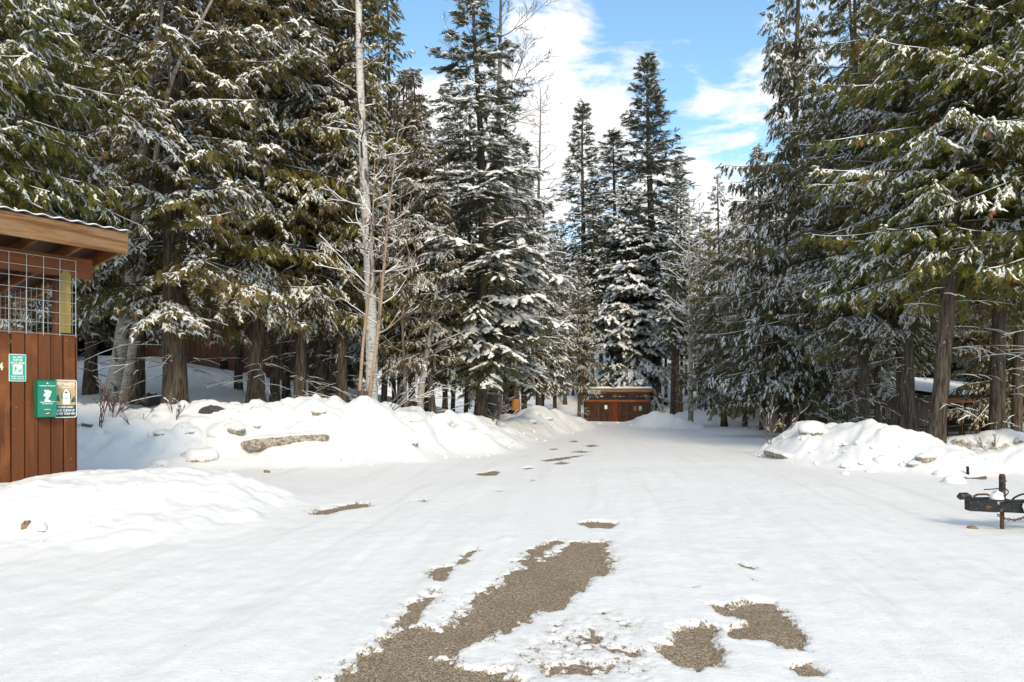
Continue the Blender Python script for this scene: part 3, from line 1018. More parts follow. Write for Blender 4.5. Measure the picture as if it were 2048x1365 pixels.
def trunk_mesh(name, rs, H, r0, mat, bend=0.15, sides=14, flare=1.5, path=None, rtop=0.02):
    n = 30
    t = np.linspace(0, 1, n) ** 1.25
    if path is None:
        ph = rs.uniform(0, 6.28, 4)
        x = bend * (np.sin(t * 3.1 + ph[0]) - math.sin(ph[0])) + 0.3 * bend * np.sin(t * 9 + ph[1]) * t
        y = bend * (np.sin(t * 2.7 + ph[2]) - math.sin(ph[2])) + 0.3 * bend * np.sin(t * 8 + ph[3]) * t
        P = np.c_[x, y, t * H]
    else:
        q = np.array(path, float)
        s = np.r_[0, np.cumsum(np.linalg.norm(np.diff(q, axis=0), axis=1))]
        s /= s[-1]
        P = np.c_[[np.interp(t, s, q[:, i]) for i in range(3)]].T
        # round the corners off
        for _ in range(3):
            P[1:-1] = (P[:-2] + 2 * P[1:-1] + P[2:]) / 4
    r = r0 * (1 - t) ** 0.85 + rtop
    r = r * (1 + (flare - 1) * np.exp(-P[:, 2].clip(0) / (r0 * 1.9)))
    P[0, 2] -= 0.5
    V, F = tube_np(P, r, sides)
    # fluted foot, uneven girth
    Vr = V.reshape(n, sides, 3)
    wob = 1 + 0.10 * rs.normal(size=(1, sides, 1)) * np.exp(-P[:, 2].clip(0) / (r0 * 4))[:, None, None] + 0.03 * rs.normal(size=(n, sides, 1))
    Vr = P[:, None, :] + (Vr - P[:, None, :]) * wob
    me = mesh_np(name, Vr.reshape(-1, 3), F, mat, True)
    return me, P, r


def conifer(seed, H, cb, rad, kind, leafmat, barkmat, r0, nb, e0=(0.2, 0.5), droop=0.6, tipup=0.25, frond=0.36, twig=0.34, dens=1.0,
            snowp=0.45, snowth=1.0, hang=0.75, dead=14, deadlen=1.6, sag=0.0, low=False, gap=0.12):
    """Meshes of one conifer: trunk, branches, foliage, snow. rad(u): branch reach at u = 0 (crown base) .. 1 (tip)."""
    rs = np.random.RandomState(seed)
    trunk, TP, TR = trunk_mesh('trunk', rs, H, r0, barkmat, bend=0.10 + 0.004 * H)
    u = np.sort(rs.uniform(0, 1, nb) ** 1.12)
    h = cb + (H - cb) * u
    az = np.arange(nb) * 2.39996 + rs.normal(0, 0.5, nb)
    L = np.array([rad(q) for q in u]) * rs.uniform(0.62, 1.15, nb)
    weak = rs.uniform(size=nb) < gap
    L[weak] *= 0.5
    el = e0[0] + (e0[1] - e0[0]) * u ** 1.5 + rs.normal(0, 0.10, nb)
    S = np.linspace(0, 1, 9)
    dirs = np.c_[np.cos(az), np.sin(az)]
    perp = np.c_[-np.sin(az), np.cos(az)]
    curl = rs.normal(0, 0.12, nb)
    base = np.c_[np.interp(h, TP[:, 2], TP[:, 0]), np.interp(h, TP[:, 2], TP[:, 1])]
    dr = droop * (1 - 0.75 * u) * rs.uniform(0.7, 1.3, nb)
    X = base[:, None, :] + dirs[:, None, :] * (L[:, None] * S)[..., None] * 1.0 + perp[:, None, :] * ((L * curl)[:, None] * S ** 2)[..., None]
    Z = h[:, None] + L[:, None] * (el[:, None] * S - dr[:, None] * S ** 2 + tipup * (1 - 0.4 * u[:, None]) * S ** 3 * 1.0)
    B = np.concatenate([X, Z[..., None]], -1)                      # nb, 9, 3
    br = np.maximum(0.008, L * 0.010)
    paths = [(B[i], br[i] * (1 - 0.8 * S) + 0.003) for i in range(nb)]
    # dead lower limbs
    for i in range(dead):
        hh = rs.uniform(0.25 * cb, cb * 1.1)
        a = rs.uniform(0, 6.28)
        ln = deadlen * rs.uniform(0.35, 1.0)
        s = np.linspace(0, 1, 6)
        b0 = np.array([np.interp(hh, TP[:, 2], TP[:, 0]), np.interp(hh, TP[:, 2], TP[:, 1]), hh])
        p = b0 + np.c_[np.cos(a) * ln * s, np.sin(a) * ln * s, ln * (rs.uniform(-0.15, 0.3) * s - rs.uniform(0.1, 0.5) * s ** 2)]
        p[:, :2] += rs.normal(0, 0.03, (6, 2)) * s[:, None]
        paths.append((p, 0.0065 * (1 - 0.7 * s) + 0.002))
        for _ in range(3):
            k = rs.randint(1, 5)
            a2 = a + rs.choice([-1, 1]) * rs.uniform(0.5, 1.0)
            l2 = ln * rs.uniform(0.15, 0.4)
            s2 = np.linspace(0, 1, 3)
            paths.append((p[k] + np.c_[np.cos(a2) * l2 * s2, np.sin(a2) * l2 * s2, -0.25 * l2 * s2 ** 2], 0.004 * (1 - 0.6 * s2) + 0.0015))
    # twigs, alternating along each branch
    nt = np.maximum(4, (L / 0.155 * dens * twig / 0.34).astype(int))
    bi = np.repeat(np.arange(nb), nt)
    kk = np.concatenate([np.arange(m) for m in nt])
    s = 0.12 + 0.90 * (kk + rs.uniform(0.1, 0.9, len(kk))) / nt[bi]
    s = np.clip(s, 0.05, 1.0)
    fs = s * 8
    i0 = np.clip(fs.astype(int), 0, 7)
    fr = (fs - i0)[:, None]
    P = B[bi, i0] * (1 - fr) + B[bi, i0 + 1] * fr
    T = unit(B[bi, i0 + 1] - B[bi, i0])
    side = np.where((kk + rs.randint(0, 2, len(kk))) % 2 == 0, 1.0, -1.0)
    tl = np.minimum(1.05, 0.20 + 0.42 * L[bi]) * (1.12 - 0.85 * s) * rs.uniform(0.6, 1.25, len(bi))
    yaw = side * np.radians(rs.uniform(38, 72, len(bi)))
    Z3 = np.tile([0.0, 0.0, 1.0], (len(bi), 1))
    D = rot_about(T, Z3, yaw)
    D[:, 2] -= rs.uniform(0.05, 0.35, len(bi)) + sag
    D = unit(D)
    # fronds along each twig
    nf = np.maximum(1, np.round(tl / (frond * 0.36)).astype(int))
    ti = np.repeat(np.arange(len(bi)), nf)
    kf = np.concatenate([np.arange(m) for m in nf])
    q = (kf + 0.6) / nf[ti]
    FP = P[ti] + D[ti] * (tl[ti] * q)[:, None]
    FP[:, 2] -= 0.22 * tl[ti] * q ** 2
    FD = rot_about(D[ti], np.tile([0.0, 0.0, 1.0], (len(ti), 1)), np.radians(rs.uniform(-48, 48, len(ti))))
    FD[:, 2] -= hang * rs.uniform(0.35, 1.3, len(ti))
    # fronds at the branch ends and along their upper edge
    e = np.repeat(np.arange(nb), 3)
    EP = B[e, 8] + rs.normal(0, 0.05, (len(e), 3))
    ED = unit(B[e, 8] - B[e, 7]) + rs.normal(0, 0.3, (len(e), 3)) - [0, 0, hang * 0.5]
    FP, FD = np.vstack([FP, EP]), unit(np.vstack([FD, ED]))
    # the leader
    top = np.repeat([[TP[-1, 0], TP[-1, 1], H]], 14, 0) - np.c_[np.zeros(14), np.zeros(14), rs.uniform(0, 0.9, 14)]
    TD = unit(np.c_[rs.normal(0, 0.6, (14, 2)), rs.uniform(0.1, 0.9, 14)])
    FP, FD = np.vstack([FP, top]), np.vstack([FD, TD])
    n = len(FP)
    size = frond * rs.uniform(0.6, 1.35, n)
    S_ = unit(np.cross(FD, np.tile([0, 0, 1.0], (n, 1))) + rs.normal(0, 1e-3, (n, 3)))
    S_ = rot_about(S_, FD, rs.normal(0, 0.45 if kind == 'cedar' else 0.25, n))
    U = np.cross(S_, FD)
    A = np.stack([FD * size[:, None], S_ * size[:, None], U * size[:, None]], -1)
    clump = np.r_[rs.uniform(0, 1, nb)[bi[ti]], rs.uniform(0, 1, nb)[e], rs.uniform(0, 1, 14)]
    tint = np.clip(0.55 * clump + 0.45 * rs.uniform(0, 1, n) + 0.08 * rs.normal(size=n), 0, 0.965)
    dead_sp = rs.uniform(size=n) < 0.02
    tint[dead_sp] = 0.995
    VV, FF, TT, k = [], [], [], 0
    which = rs.randint(0, 3, n)
    for w in range(3):
        m = which == w
        T_, TF = spray_template(rs, kind)
        V, F = stamp(T_, TF, A[m], FP[m])
        VV.append(V)
        FF.append(F + k)
        TT.append(np.repeat(tint[m], len(T_)))
        k += len(V)
    crown = mesh_np('crown', np.vstack(VV), np.vstack(FF), leafmat, attrs={'tint': np.concatenate(TT)})
    # snow on the fronds that face up, most of it on the outer ones
    upz = U[:, 2]
    load = rs.uniform(0, 1, nb)
    sp = snowp * (0.20 + 1.35 * load ** 1.3)
    spf = np.r_[sp[bi[ti]] * (0.55 + 0.75 * s[ti]), sp[e], np.full(14, 0.3)]
    got = (rs.uniform(size=n) < spf) & (upz > 0.30)
    g = np.nonzero(got)[0]
    SV, SF, k = [], [], 0
    w2 = rs.randint(0, 4, len(g))
    for w in range(4):
        gi = g[w2 == w]
        if not len(gi):
            continue
        T_, TF = snow_template(rs, kind)
        T_ = T_ * [1, 1, snowth]
        sz = (rs.uniform(0.65, 1.15, len(gi)) * (0.8 + 0.55 * np.r_[load[bi[ti]], load[e], np.full(14, 0.3)][gi]))[:, None, None]
        wd = np.array([1, 1, 1.0])
        V, F = stamp(T_, TF, A[gi] * sz * wd, FP[gi] + np.c_[np.zeros((len(gi), 2)), 0.012 + 0.03 * size[gi]])
        SV.append(V)
        SF.append(F + k)
        k += len(V)
    strips = snow_strips([p for i, p in enumerate(paths) if rs.uniform() < 0.8], 0.004 * snowth, 0.016 * snowth, 0.25, rs)
    SV.append(strips[0])
    F4 = strips[1] + k
    snow = mesh_np('snow_cover', np.vstack(SV), [np.vstack(SF), F4], M_PURE, True)
    bv, bf_ = tubes(paths, 4)
    branches = mesh_np('branchwork', bv, bf_, M_TWIG, True)
    return {'trunk': trunk, 'branchwork': branches, 'crown': crown, 'snow_cover': snow}


def grow(rs, p0, d0, L, r, depth, out, up=0.25, spread=0.7, kids=(6, 4, 3), wig=0.10):
    """A bare limb and its side shoots, as polylines."""
    n = 8 if depth == 0 else 6 if depth == 1 else 4
    s = np.linspace(0, 1, n)
    d = np.array(d0, float)
    p = [np.array(p0, float)]
    for i in range(n - 1):
        d = d + rs.normal(0, wig, 3) + np.array([0, 0, up * 0.18])
        d = d / np.linalg.norm(d)
        p.append(p[-1] + d * L / (n - 1))
    p = np.array(p)
    out.append((p, r * (1 - 0.82 * s) + 0.0025))
    if depth >= len(kids):
        return
    for k in range(kids[depth]):
        t = rs.uniform(0.2, 0.97)
        f = t * (n - 1)
        i = min(int(f), n - 2)
        q = p[i] + (p[i + 1] - p[i]) * (f - i)
        tg = p[i + 1] - p[i]
        tg = tg / np.linalg.norm(tg)
        ax = rs.normal(size=3)
        ax = np.cross(tg, ax)
        ax /= np.linalg.norm(ax) + 1e-9
        d2 = tg * math.cos(spread * rs.uniform(0.6, 1.2)) + ax * math.sin(spread * rs.uniform(0.6, 1.2))
        d2[2] += up * 0.4
        grow(rs, q, d2 / np.linalg.norm(d2), L * rs.uniform(0.28, 0.55) * (1.1 - 0.5 * t), r * (1 - 0.8 * t) * 0.6 + 0.002, depth + 1, out, up, spread, kids, wig)


def bare_tree(seed, H, r0, bark, twigm, nb=22, start=0.3, L0=2.2, up=0.35, elev=0.6, kids=(5, 3), path=None, snow=1.0, spread=0.7, rtop=0.02, stubs=0):
    rs = np.random.RandomState(seed)
    trunk, TP, TR = trunk_mesh('trunk', rs, H, r0, bark, bend=0.15, flare=1.35, path=path, sides=12, rtop=rtop)
    out = []
    hmax = TP[-1, 2]
    for i in range(nb):
        t = start + (1 - start) * ((i + rs.uniform(0, 1)) / nb)
        hh = t * hmax
        b0 = np.array([np.interp(hh, TP[:, 2], TP[:, 0]), np.interp(hh, TP[:, 2], TP[:, 1]), hh])
        a = i * 2.4 + rs.normal(0, 0.5)
        e = elev * rs.uniform(0.5, 1.3)
        rr = np.interp(hh, TP[:, 2], TR)
        grow(rs, b0, (math.cos(a) * math.cos(e), math.sin(a) * math.cos(e), math.sin(e)), L0 * (1.15 - 0.75 * (t - start) / (1 - start)) * rs.uniform(0.5, 1.2),
             min(0.03, rr * 0.26) + 0.003, 0, out, up, spread, kids)
    bv, bf_ = tubes(out, 4)
    res = {'trunk': trunk, 'branchwork': mesh_np('branchwork', bv, bf_, twigm, True)}
    if snow > 0:
        keep = [p for p in out if rs.uniform() < 0.85]
        sv, sf = snow_strips(keep, 0.006 * snow, 0.018 * snow, 0.3)
        res['snow_cover'] = mesh_np('snow_cover', sv, sf, M_PURE, True)
    return res


PARTS = {}                 # species -> meshes


def plant(species, name, x, y, z=None, rz=0.0, sc=1.0, lean=(0, 0), label=None, cat='tree', group=None, bark=None):
    """One tree: an Empty at its foot with trunk, branchwork, crown and snow under it."""
    if z is None:
        z = gz(x, y) - 0.05
    t = empty(name, (x, y, z), (lean[0], lean[1], rz), label, cat, group)
    t.scale = (sc,) * 3 if not hasattr(sc, '__len__') else sc
    for k, me in PARTS[species].items():
        o = obj(k, me, t)
        if k != 'trunk':
            o['kind'] = 'stuff'
        elif bark is not None:
            o.material_slots[0].link = 'OBJECT'
            o.material_slots[0].material = bark
    return t


def at(px, d):
    return (px - 1024) / FPX * d, d


def cone(r, a=0.85, b=0.25):
    return lambda u: r * (a * (1 - u) ** 0.8 + (1 - a)) * (1 if u > b else 0.72 + 0.28 * u / b) * (1 - u ** 6)


PARTS['cedar_a'] = conifer(11, 21, 2.9, cone(3.7, 0.72), 'cedar', M_CEDAR, M_BARK2, 0.235, 150, (0.05, 0.55), 0.62, 0.30, 0.245, dead=18, deadlen=2.2, snowp=0.80)
PARTS['cedar_b'] = conifer(12, 19, 3.6, cone(3.3, 0.72), 'cedar', M_CEDAR, M_BARK, 0.185, 135, (-0.05, 0.5), 0.55, 0.30, 0.24, dead=18, deadlen=2.0, snowp=0.85)
PARTS['cedar_c'] = conifer(13, 22, 2.4, cone(4.1, 0.76), 'cedar', M_CEDAR2, M_BARK2, 0.24, 150, (0.02, 0.5), 0.66, 0.36, 0.265, dead=14, deadlen=2.4, hang=0.85, snowp=0.85)
PARTS['cedar_near'] = conifer(23, 20, 4.3, cone(3.9, 0.70), 'cedar', M_CEDAR2, M_BARK2, 0.175, 160, (0.05, 0.5), 0.55, 0.34, 0.23, dead=16, deadlen=2.2, snowp=0.92)
PARTS['cedar_high'] = conifer(14, 22, 5.6, cone(2.4, 0.6), 'cedar', M_CEDAR, M_BARK, 0.145, 120, (0.0, 0.5), 0.5, 0.25, 0.25, dead=22, deadlen=1.5, snowp=0.80)
PARTS['cedar_spire'] = conifer(15, 25, 2.9, cone(4.3, 0.86), 'cedar', M_CEDAR2, M_BARK, 0.25, 165, (0.0, 0.5), 0.55, 0.36, 0.34, hang=1.4, dead=14, snowp=0.75, sag=0.10)
PARTS['fir_a'] = conifer(16, 18, 2.4, cone(3.0, 0.84), 'fir', M_FIR, M_BARK, 0.18, 150, (0.05, 0.6), 0.45, 0.18, 0.36, hang=0.25, snowp=0.80, snowth=1.2, dead=14)
PARTS['fir_far'] = conifer(17, 30, 6.5, cone(3.6, 0.92), 'fir', M_FIR, M_BARK, 0.32, 190, (0.05, 0.75), 0.35, 0.15, 0.55, twig=0.24, hang=0.2, snowp=0.5, snowth=1.1, dead=30, deadlen=2.4)
PARTS['fir_far_b'] = conifer(18, 27, 8.0, cone(2.8, 0.80), 'fir', M_FIR, M_BARK, 0.25, 150, (0.0, 0.7), 0.4, 0.15, 0.52, twig=0.24, hang=0.3, snowp=0.5, snowth=1.1, dead=34, deadlen=2.2)
PARTS['snowy_fir'] = conifer(19, 20, 1.6, cone(4.3, 0.93, 0.10), 'fir', M_FIR, M_BARK, 0.24, 165, (0.10, 0.7), 0.55, 0.12, 0.60, twig=0.26, hang=0.25, snowp=1.7, snowth=2.4, dead=10, gap=0.05)
print('TRIS', {k: sum(sum(len(p.vertices) - 2 for p in m.polygons) for m in v.values()) for k, v in PARTS.items()})
PARTS['birch'] = bare_tree(31, 20, 0.20, M_BIRCH, M_RTWIG, nb=26, start=0.32, L0=2.6, up=0.15, elev=0.35, kids=(5, 3), spread=0.65)
PARTS['far_birch'] = bare_tree(32, 20, 0.19, M_BIRCH, M_GTWIG, nb=26, start=0.35, L0=4.4, up=0.35, elev=0.75, kids=(5, 4), snow=2.4)
PARTS['cottonwood'] = bare_tree(33, 22, 0.24, M_GTWIG, M_GTWIG, nb=12, start=0.55, L0=5.5, up=0.25, elev=0.75, kids=(7, 6, 3), snow=0.5, spread=0.75)
PARTS['larch'] = bare_tree(34, 25, 0.22, M_GTWIG, M_GTWIG, nb=70, start=0.25, L0=2.8, up=0.32, elev=0.05, kids=(5,), snow=0.8, spread=0.6)
PARTS['alder'] = bare_tree(35, 12, 0.06, M_GTWIG, M_RTWIG, nb=26, start=0.2, L0=2.2, up=0.3, elev=0.6, kids=(6, 5), snow=0.5)

rr = random.Random(3)
GL = 'trees behind the left snow bank'
GC = 'trees on the slope behind the distant shed'
GR = 'trees behind the right snow banks'


def T(species, name, px, d, label, group, sc=1.0, rz=None, lean=(0, 0), bark=None, z=None):
    x, y = at(px, d)
    return plant(species, name, x, y, z, rr.uniform(0, 6.28) if rz is None else rz, sc, lean, label, 'tree', group, bark)


# --- left of the road, from the picture's left edge inwards
T('cedar_near', 'cedar_tree', -75, 13.5, 'nearest left cedar overhanging the timber shelter roof from the picture edge', GL, 0.95)
T('cedar_a', 'cedar_tree', 78, 21, 'cedar with its dark trunk hidden behind the timber shelter roof', GL, 1.05)
T('fir_a', 'fir_tree', 180, 23, 'conifer with a thin snow-flecked trunk before the dark carport opening', GL, 1.05, bark=M_BARK2)
T('cedar_high', 'cedar_tree', 273, 22.5, 'dark thick trunk standing right behind the leaning birch pair', GL, (1.35, 1.35, 1.1))
T('cedar_a', 'cedar_tree', 352, 18.6, 'big cedar with a broad flared fissured trunk right of the leaning birches', GL, (1.22, 1.22, 1.05), bark=M_BARK)
T('cedar_high', 'cedar_tree', 477, 25.5, 'slim dark trunk curved at its foot in front of the brown house wall', GL, 0.95, lean=(0, 0.03))
T('cedar_b', 'cedar_tree', 512, 21.5, 'straight thick cedar trunk next right of the curved slim trunk', GL, (1.3, 1.3, 1.1))
T('cedar_high', 'cedar_tree', 549, 23.5, 'dark trunk second right of the curved slim trunk by the house corner', GL, 1.02)
T('cedar_high', 'cedar_tree', 573, 27, 'dark trunk with a snowy foot behind the bank, third right of the curved trunk', GL, 1.0, lean=(0, 0.025))
T('cedar_b', 'cedar_tree', 599, 22, 'grey straight cedar trunk fourth right of the curved slim trunk', GL, 0.95)
T('cedar_high', 'cedar_tree', 625, 29, 'thin far trunk seen between two grey trunks left of the tall birch', GL, 0.95)
T('cedar_b', 'cedar_tree', 641, 24, 'left one of a close pair of dark trunks left of the tall birch', GL, 1.05)
T('cedar_high', 'cedar_tree', 661, 25.5, 'right one of a close pair of dark trunks left of the tall birch', GL, 1.1)
T('cedar_b', 'cedar_tree', 684, 23, 'dark trunk standing last before the tall white birch on its left', GL, 1.0)
T('cedar_high', 'cedar_tree', 766, 26, 'dark trunk just right of the tall white birch foot', GL, 0.78)
T('cedar_high', 'cedar_tree', 790, 30, 'thin dark trunk second right of the tall white birch', GL, 0.66)
T('cedar_high', 'cedar_tree', 806, 27, 'dark upright trunk beside a pale leaning stem behind the left bank', GL, 0.64)
T('cedar_b', 'cedar_tree', 824, 24.5, 'brown cedar trunk between a dark trunk and a pale leaning stem', GL, 0.68)
T('cedar_b', 'cedar_tree', 868, 23.5, 'olive cedar with a grey trunk leaning right behind the bank', GL, 0.66, lean=(0, 0.07), bark=M_BARK2)
T('cedar_high', 'cedar_tree', 905, 30, 'thin dark trunk right of the leaning grey cedar', GL, 0.62)
T('cedar_high', 'cedar_tree', 931, 29, 'thin dark trunk left of the road-side cedar at the bank end', GL, 0.6)
T('fir_a', 'fir_tree', 962, 25.5, 'tall dark fir with a snowy skirt at the road side where the left bank dips', GL, (1.2, 1.2, 0.96), rz=1.0)
T('cedar_b', 'cedar_tree', 1010, 42, 'slim cedar behind the low end of the left bank', GL, 0.9)
T('fir_a', 'fir_tree', 1049, 46, 'slim fir just right of the trunk with the orange scar', GL, 1.05)
blz = T('cedar_b', 'cedar_tree', 1033, 39, 'slim trunk with a bare orange scar low down above the distant left bank', GL, 0.82)
T('cottonwood', 'bare_tree', 985, 30, 'leafless tree spreading thin branches against the sky beside the dark fir top', GL, (1, 1, 0.92), rz=2.2)
T('larch', 'larch_tree', 1078, 50, 'leafless larch with fine upswept twigs in the sky gap', GL, 0.98)
T('fir_a', 'fir_tree', 1022, 50, 'pointed fir top showing beyond the leafless branches', GL, (1.1, 1.1, 1.38))
T('alder', 'bare_tree', 812, 22.5, 'reddish bare sapling right of the tall birch', GL, 0.75)
T('alder', 'bare_tree', 1000, 36, 'pale bare twiggy tree tangled in the conifers above the left bank', GL, 1.1)
# rows behind, filling the wood
for i, (px, d) in enumerate([(-160, 20), (-40, 27), (30, 44), (-240, 28), (130, 48), (230, 53), (330, 56), (430, 58), (520, 60), (590, 52), (650, 50), (700, 46), (745, 36), (800, 40), (850, 36), (560, 66), (690, 60), (-120, 40), (890, 46), (955, 48)]):
    sp = ['cedar_a', 'cedar_b', 'fir_a', 'cedar_c'][i % 4]
    top = 24 if px < 640 else 17.5 if px < 780 else 15.5
    H = {'cedar_a': 21, 'cedar_b': 19, 'fir_a': 18, 'cedar_c': 22}[sp]
    if px > 735:
        top = 11.5 + d * 0.13
    T(sp, 'fir_tree' if sp == 'fir_a' else 'cedar_tree', px, d, 'conifer deep in the left wood behind the front row of trunks', GL + ', deep rows', top / H * rr.uniform(0.92, 1.05))

# --- centre
T('fir_far', 'fir_tree', 1170, 74, 'tall narrow fir with a sharp tip standing alone against the sky left of centre gap', GC, (1.35, 1.35, 1.09))
T('fir_far', 'fir_tree', 1311, 72, 'tallest dark fir behind the shed with open branches against the blue sky', GC, (1.85, 1.85, 1.26))
T('fir_far_b', 'fir_tree', 1238, 78, 'dense fir filling the gap between the two tall pointed firs', GC, (1.7, 1.7, 1.12))
T('snowy_fir', 'fir_tree', 1256, 71, 'broad young fir loaded with white snow right behind the shed roof', GC, (1.38, 1.38, 1.14))
T('far_birch', 'birch_tree', 1381, 52, 'slender white birch with snowy limbs right of the shed', GC, (1, 1, 0.85))
T('fir_far_b', 'fir_tree', 1345, 62, 'left of two straight dark trunks close right of the shed', GC, 0.88)
T('fir_far_b', 'fir_tree', 1354, 66, 'right of two straight dark trunks close right of the shed', GC, 0.9)
T('fir_far_b', 'fir_tree', 1186, 71, 'dark straight trunk just left of the shed roof', GC, 0.9)
T('cedar_b', 'cedar_tree', 1110, 56, 'drooping green conifer left of the shed at the slope foot', GC, 0.85)
T('cedar_b', 'cedar_tree', 1158, 60, 'small-stemmed conifer with hanging boughs close left of the shed', GC, 0.78)
T('fir_a', 'fir_tree', 1085, 52, 'fir with drooping snowy boughs between left bank and shed', GC, 0.95)
for i, (px, d) in enumerate([(1105, 84), (1130, 92), (1146, 78), (1200, 88), (1215, 96), (1225, 84), (1248, 92), (1268, 86), (1290, 98), (1300, 84), (1322, 90), (1338, 100),
                              (1365, 86), (1390, 80), (1400, 94), (1420, 86), (1440, 78), (1462, 92), (1485, 84), (1240, 110), (1180, 112), (1310, 114), (1375, 112), (1430, 108), (1120, 112), (1075, 98), (1060, 84), (1510, 100), (1332, 74), (1362, 70), (1372, 78), (1398, 72), (1412, 68), (1436, 70), (1456, 66), (1130, 74), (1204, 80), (1222, 76), (1286, 78)]):
    sp = ['fir_far_b', 'fir_far'][i % 3 == 2]
    top = (790 - rr.uniform(430, 560)) / FPX * d + 1.5 - gz(*at(px, d))
    T(sp, 'fir_tree', px, d, 'dark bare-stemmed conifer in the dim wood up the slope behind the shed', GC + ', far rows', max(0.35, top / (30 if sp == 'fir_far' else 27)) * 1.0)

# --- right of the road
T('cedar_spire', 'cedar_tree', 1588, 30, 'tall cedar with hanging tassels and a straight bare foot behind the right bank', GR, 1.0, rz=0.6)
T('cedar_near', 'cedar_tree', 1872, 16.3, 'thick leaning cedar trunk at the right end of the lumpy bank before the cabin', GR, (0.95, 0.95, 0.95), lean=(0, -0.045), rz=2.6, bark=M_BARK2)
T('cedar_near', 'cedar_tree', 1730, 22.5, 'snow-flecked cedar trunk above the middle of the right bank', GR, 0.88)
T('cedar_near', 'cedar_tree', 1992, 19.5, 'grey cedar trunk in front of the cabin deck end', GR, 1.05)
T('cedar_high', 'cedar_tree', 2030, 22, 'dark trunk at the right picture edge behind the grey cedar', GR, 1.0)
T('cedar_near', 'cedar_tree', 2180, 14.5, 'near cedar reaching in with bright snowy sprays from the right picture edge', GR, 0.98)
T('cedar_high', 'cedar_tree', 1696, 27, 'thin dark trunk against the mauve cabin wall, leftmost there', GR, 0.95)
T('cedar_high', 'cedar_tree', 1757, 24.5, 'slim dark trunk against the mauve cabin wall left of an orange post', GR, 0.72)
T('cedar_high', 'cedar_tree', 1808, 23, 'brown trunk hiding the leftmost orange cabin post', GR, 0.95)
T('cedar_b', 'cedar_tree', 2008, 26.0, 'cedar hanging low snowy boughs over the cabin roof and deck', GR, 0.82)
T('cedar_high', 'cedar_tree', 1822, 20.5, 'snow-speckled trunk just left of the thick leaning cedar', GR, 0.9, bark=M_BARK2)
T('cedar_b', 'cedar_tree', 1668, 33, 'snow-spattered trunk with twiggy boughs left of the cabin wall', GR, 0.95, bark=M_BARK2)
T('cedar_high', 'cedar_tree', 1640, 33, 'slim trunk between the tasselled cedar and the cabin', GR, 0.8)
T('cedar_b', 'cedar_tree', 1490, 47, 'cedar above the far right bank left of the tasselled cedar', GR, 0.9)
T('cedar_c', 'cedar_tree', 1448, 50, 'bushy cedar rising from the far right bank next to the slender birch', GR, 0.85)
T('cedar_b', 'cedar_tree', 1425, 56, 'cedar standing half behind the bushy one by the slender birch', GR, 0.85)
T('cedar_b', 'cedar_tree', 1525, 41, 'cedar close behind the right shoulder of the far bank', GR, 0.95)
T('cedar_high', 'cedar_tree', 1548, 44, 'thin reddish trunk in the thicket left of the tasselled cedar', GR, 0.9)
T('larch', 'larch_tree', 1735, 33, 'leafless larch top with drooping twigs over the right cedars', GR, 0.95)
T('alder', 'bare_tree', 1630, 31, 'thicket sapling with snowy twigs right of the tasselled cedar trunk', GR, 0.7)
T('alder', 'bare_tree', 1712, 25, 'bare snowy sapling before the mauve cabin wall', GR, 0.65)
for i, (px, d) in enumerate([(1480, 62), (1530, 58), (1560, 66), (1600, 54), (1650, 50), (1700, 47), (1750, 49), (1790, 54), (1840, 56), (1890, 52), (1940, 58), (2000, 47), (2060, 44), (2120, 26), (2200, 34), (1620, 44), (1680, 52), (2280, 24), (1960, 50), (1870, 62)]):
    sp = ['cedar_c', 'cedar_a', 'fir_a', 'cedar_b'][i % 4]
    H = {'cedar_a': 21, 'cedar_b': 19, 'fir_a': 18, 'cedar_c': 22}[sp]
    top = 22 if px > 1620 else 13 + 0.1 * d
    T(sp, 'fir_tree' if sp == 'fir_a' else 'cedar_tree', px, d, 'conifer deep in the right wood behind the cabin and the front row', GR + ', deep rows', top / H * rr.uniform(0.9, 1.05))


# --- the birches at the left, each with its own bent stem
def own_tree(species, name, px, d, label, group, **kw):
    x, y = at(px, d)
    z = gz(x, y) - 0.05
    path = kw.pop('pix', None)
    if path is not None:      # stem drawn through points of its own plane
        fwd = kw.pop('fwd', 0.0)
        kw['path'] = [((q - 1024) / FPX * (d - fwd * i) - x, -fwd * i + 0.1 * math.sin(i * 1.3), EYE + (HY - r) / FPX * (d - fwd * i) - z) for i, (q, r) in enumerate(path)]
        kw['path'][0] = (0, 0, 0)
    PARTS[species] = bare_tree(**kw)
    return plant(species, name, x, y, z, 0, 1.0, (0, 0), label, 'tree', group)


own_tree('leaning_birch', 'birch_tree', 222, 20.8, 'thick peeling birch trunk leaning right behind the timber shelter', GL, fwd=0.62, seed=41, H=14, r0=0.245, bark=M_BIRCH, twigm=M_GTWIG,
         pix=[(222, 806), (246, 660), (268, 510), (288, 330), (305, 180), (318, 60), (326, -120)], nb=14, start=0.62, L0=1.8, kids=(4, 3), rtop=0.03, elev=0.45, snow=0.8)
own_tree('leaning_birch_b', 'birch_tree', 238, 20.4, 'thinner pale birch stem leaning right beside the thick peeling one', GL, fwd=0.62, seed=42, H=14, r0=0.115, bark=M_BIRCH, twigm=M_GTWIG,
         pix=[(238, 806), (262, 700), (280, 540), (318, 290), (345, 150), (398, 50), (440, -40)], nb=12, start=0.62, L0=2.2, kids=(5, 3), rtop=0.02, elev=0.5, snow=1.0)
own_tree('tall_birch', 'birch_tree', 744, 19.2, 'tall straight white birch rising out of the picture above the left bank', GL, seed=43, H=15, r0=0.118, bark=M_BIRCHL, twigm=M_RTWIG,
         pix=[(744, 800), (741, 620), (733, 450), (728, 330), (722, 200), (717, 0), (712, -150)], nb=24, start=0.3, L0=1.5, up=0.0, elev=0.35, kids=(4, 3), rtop=0.06, snow=0.9)
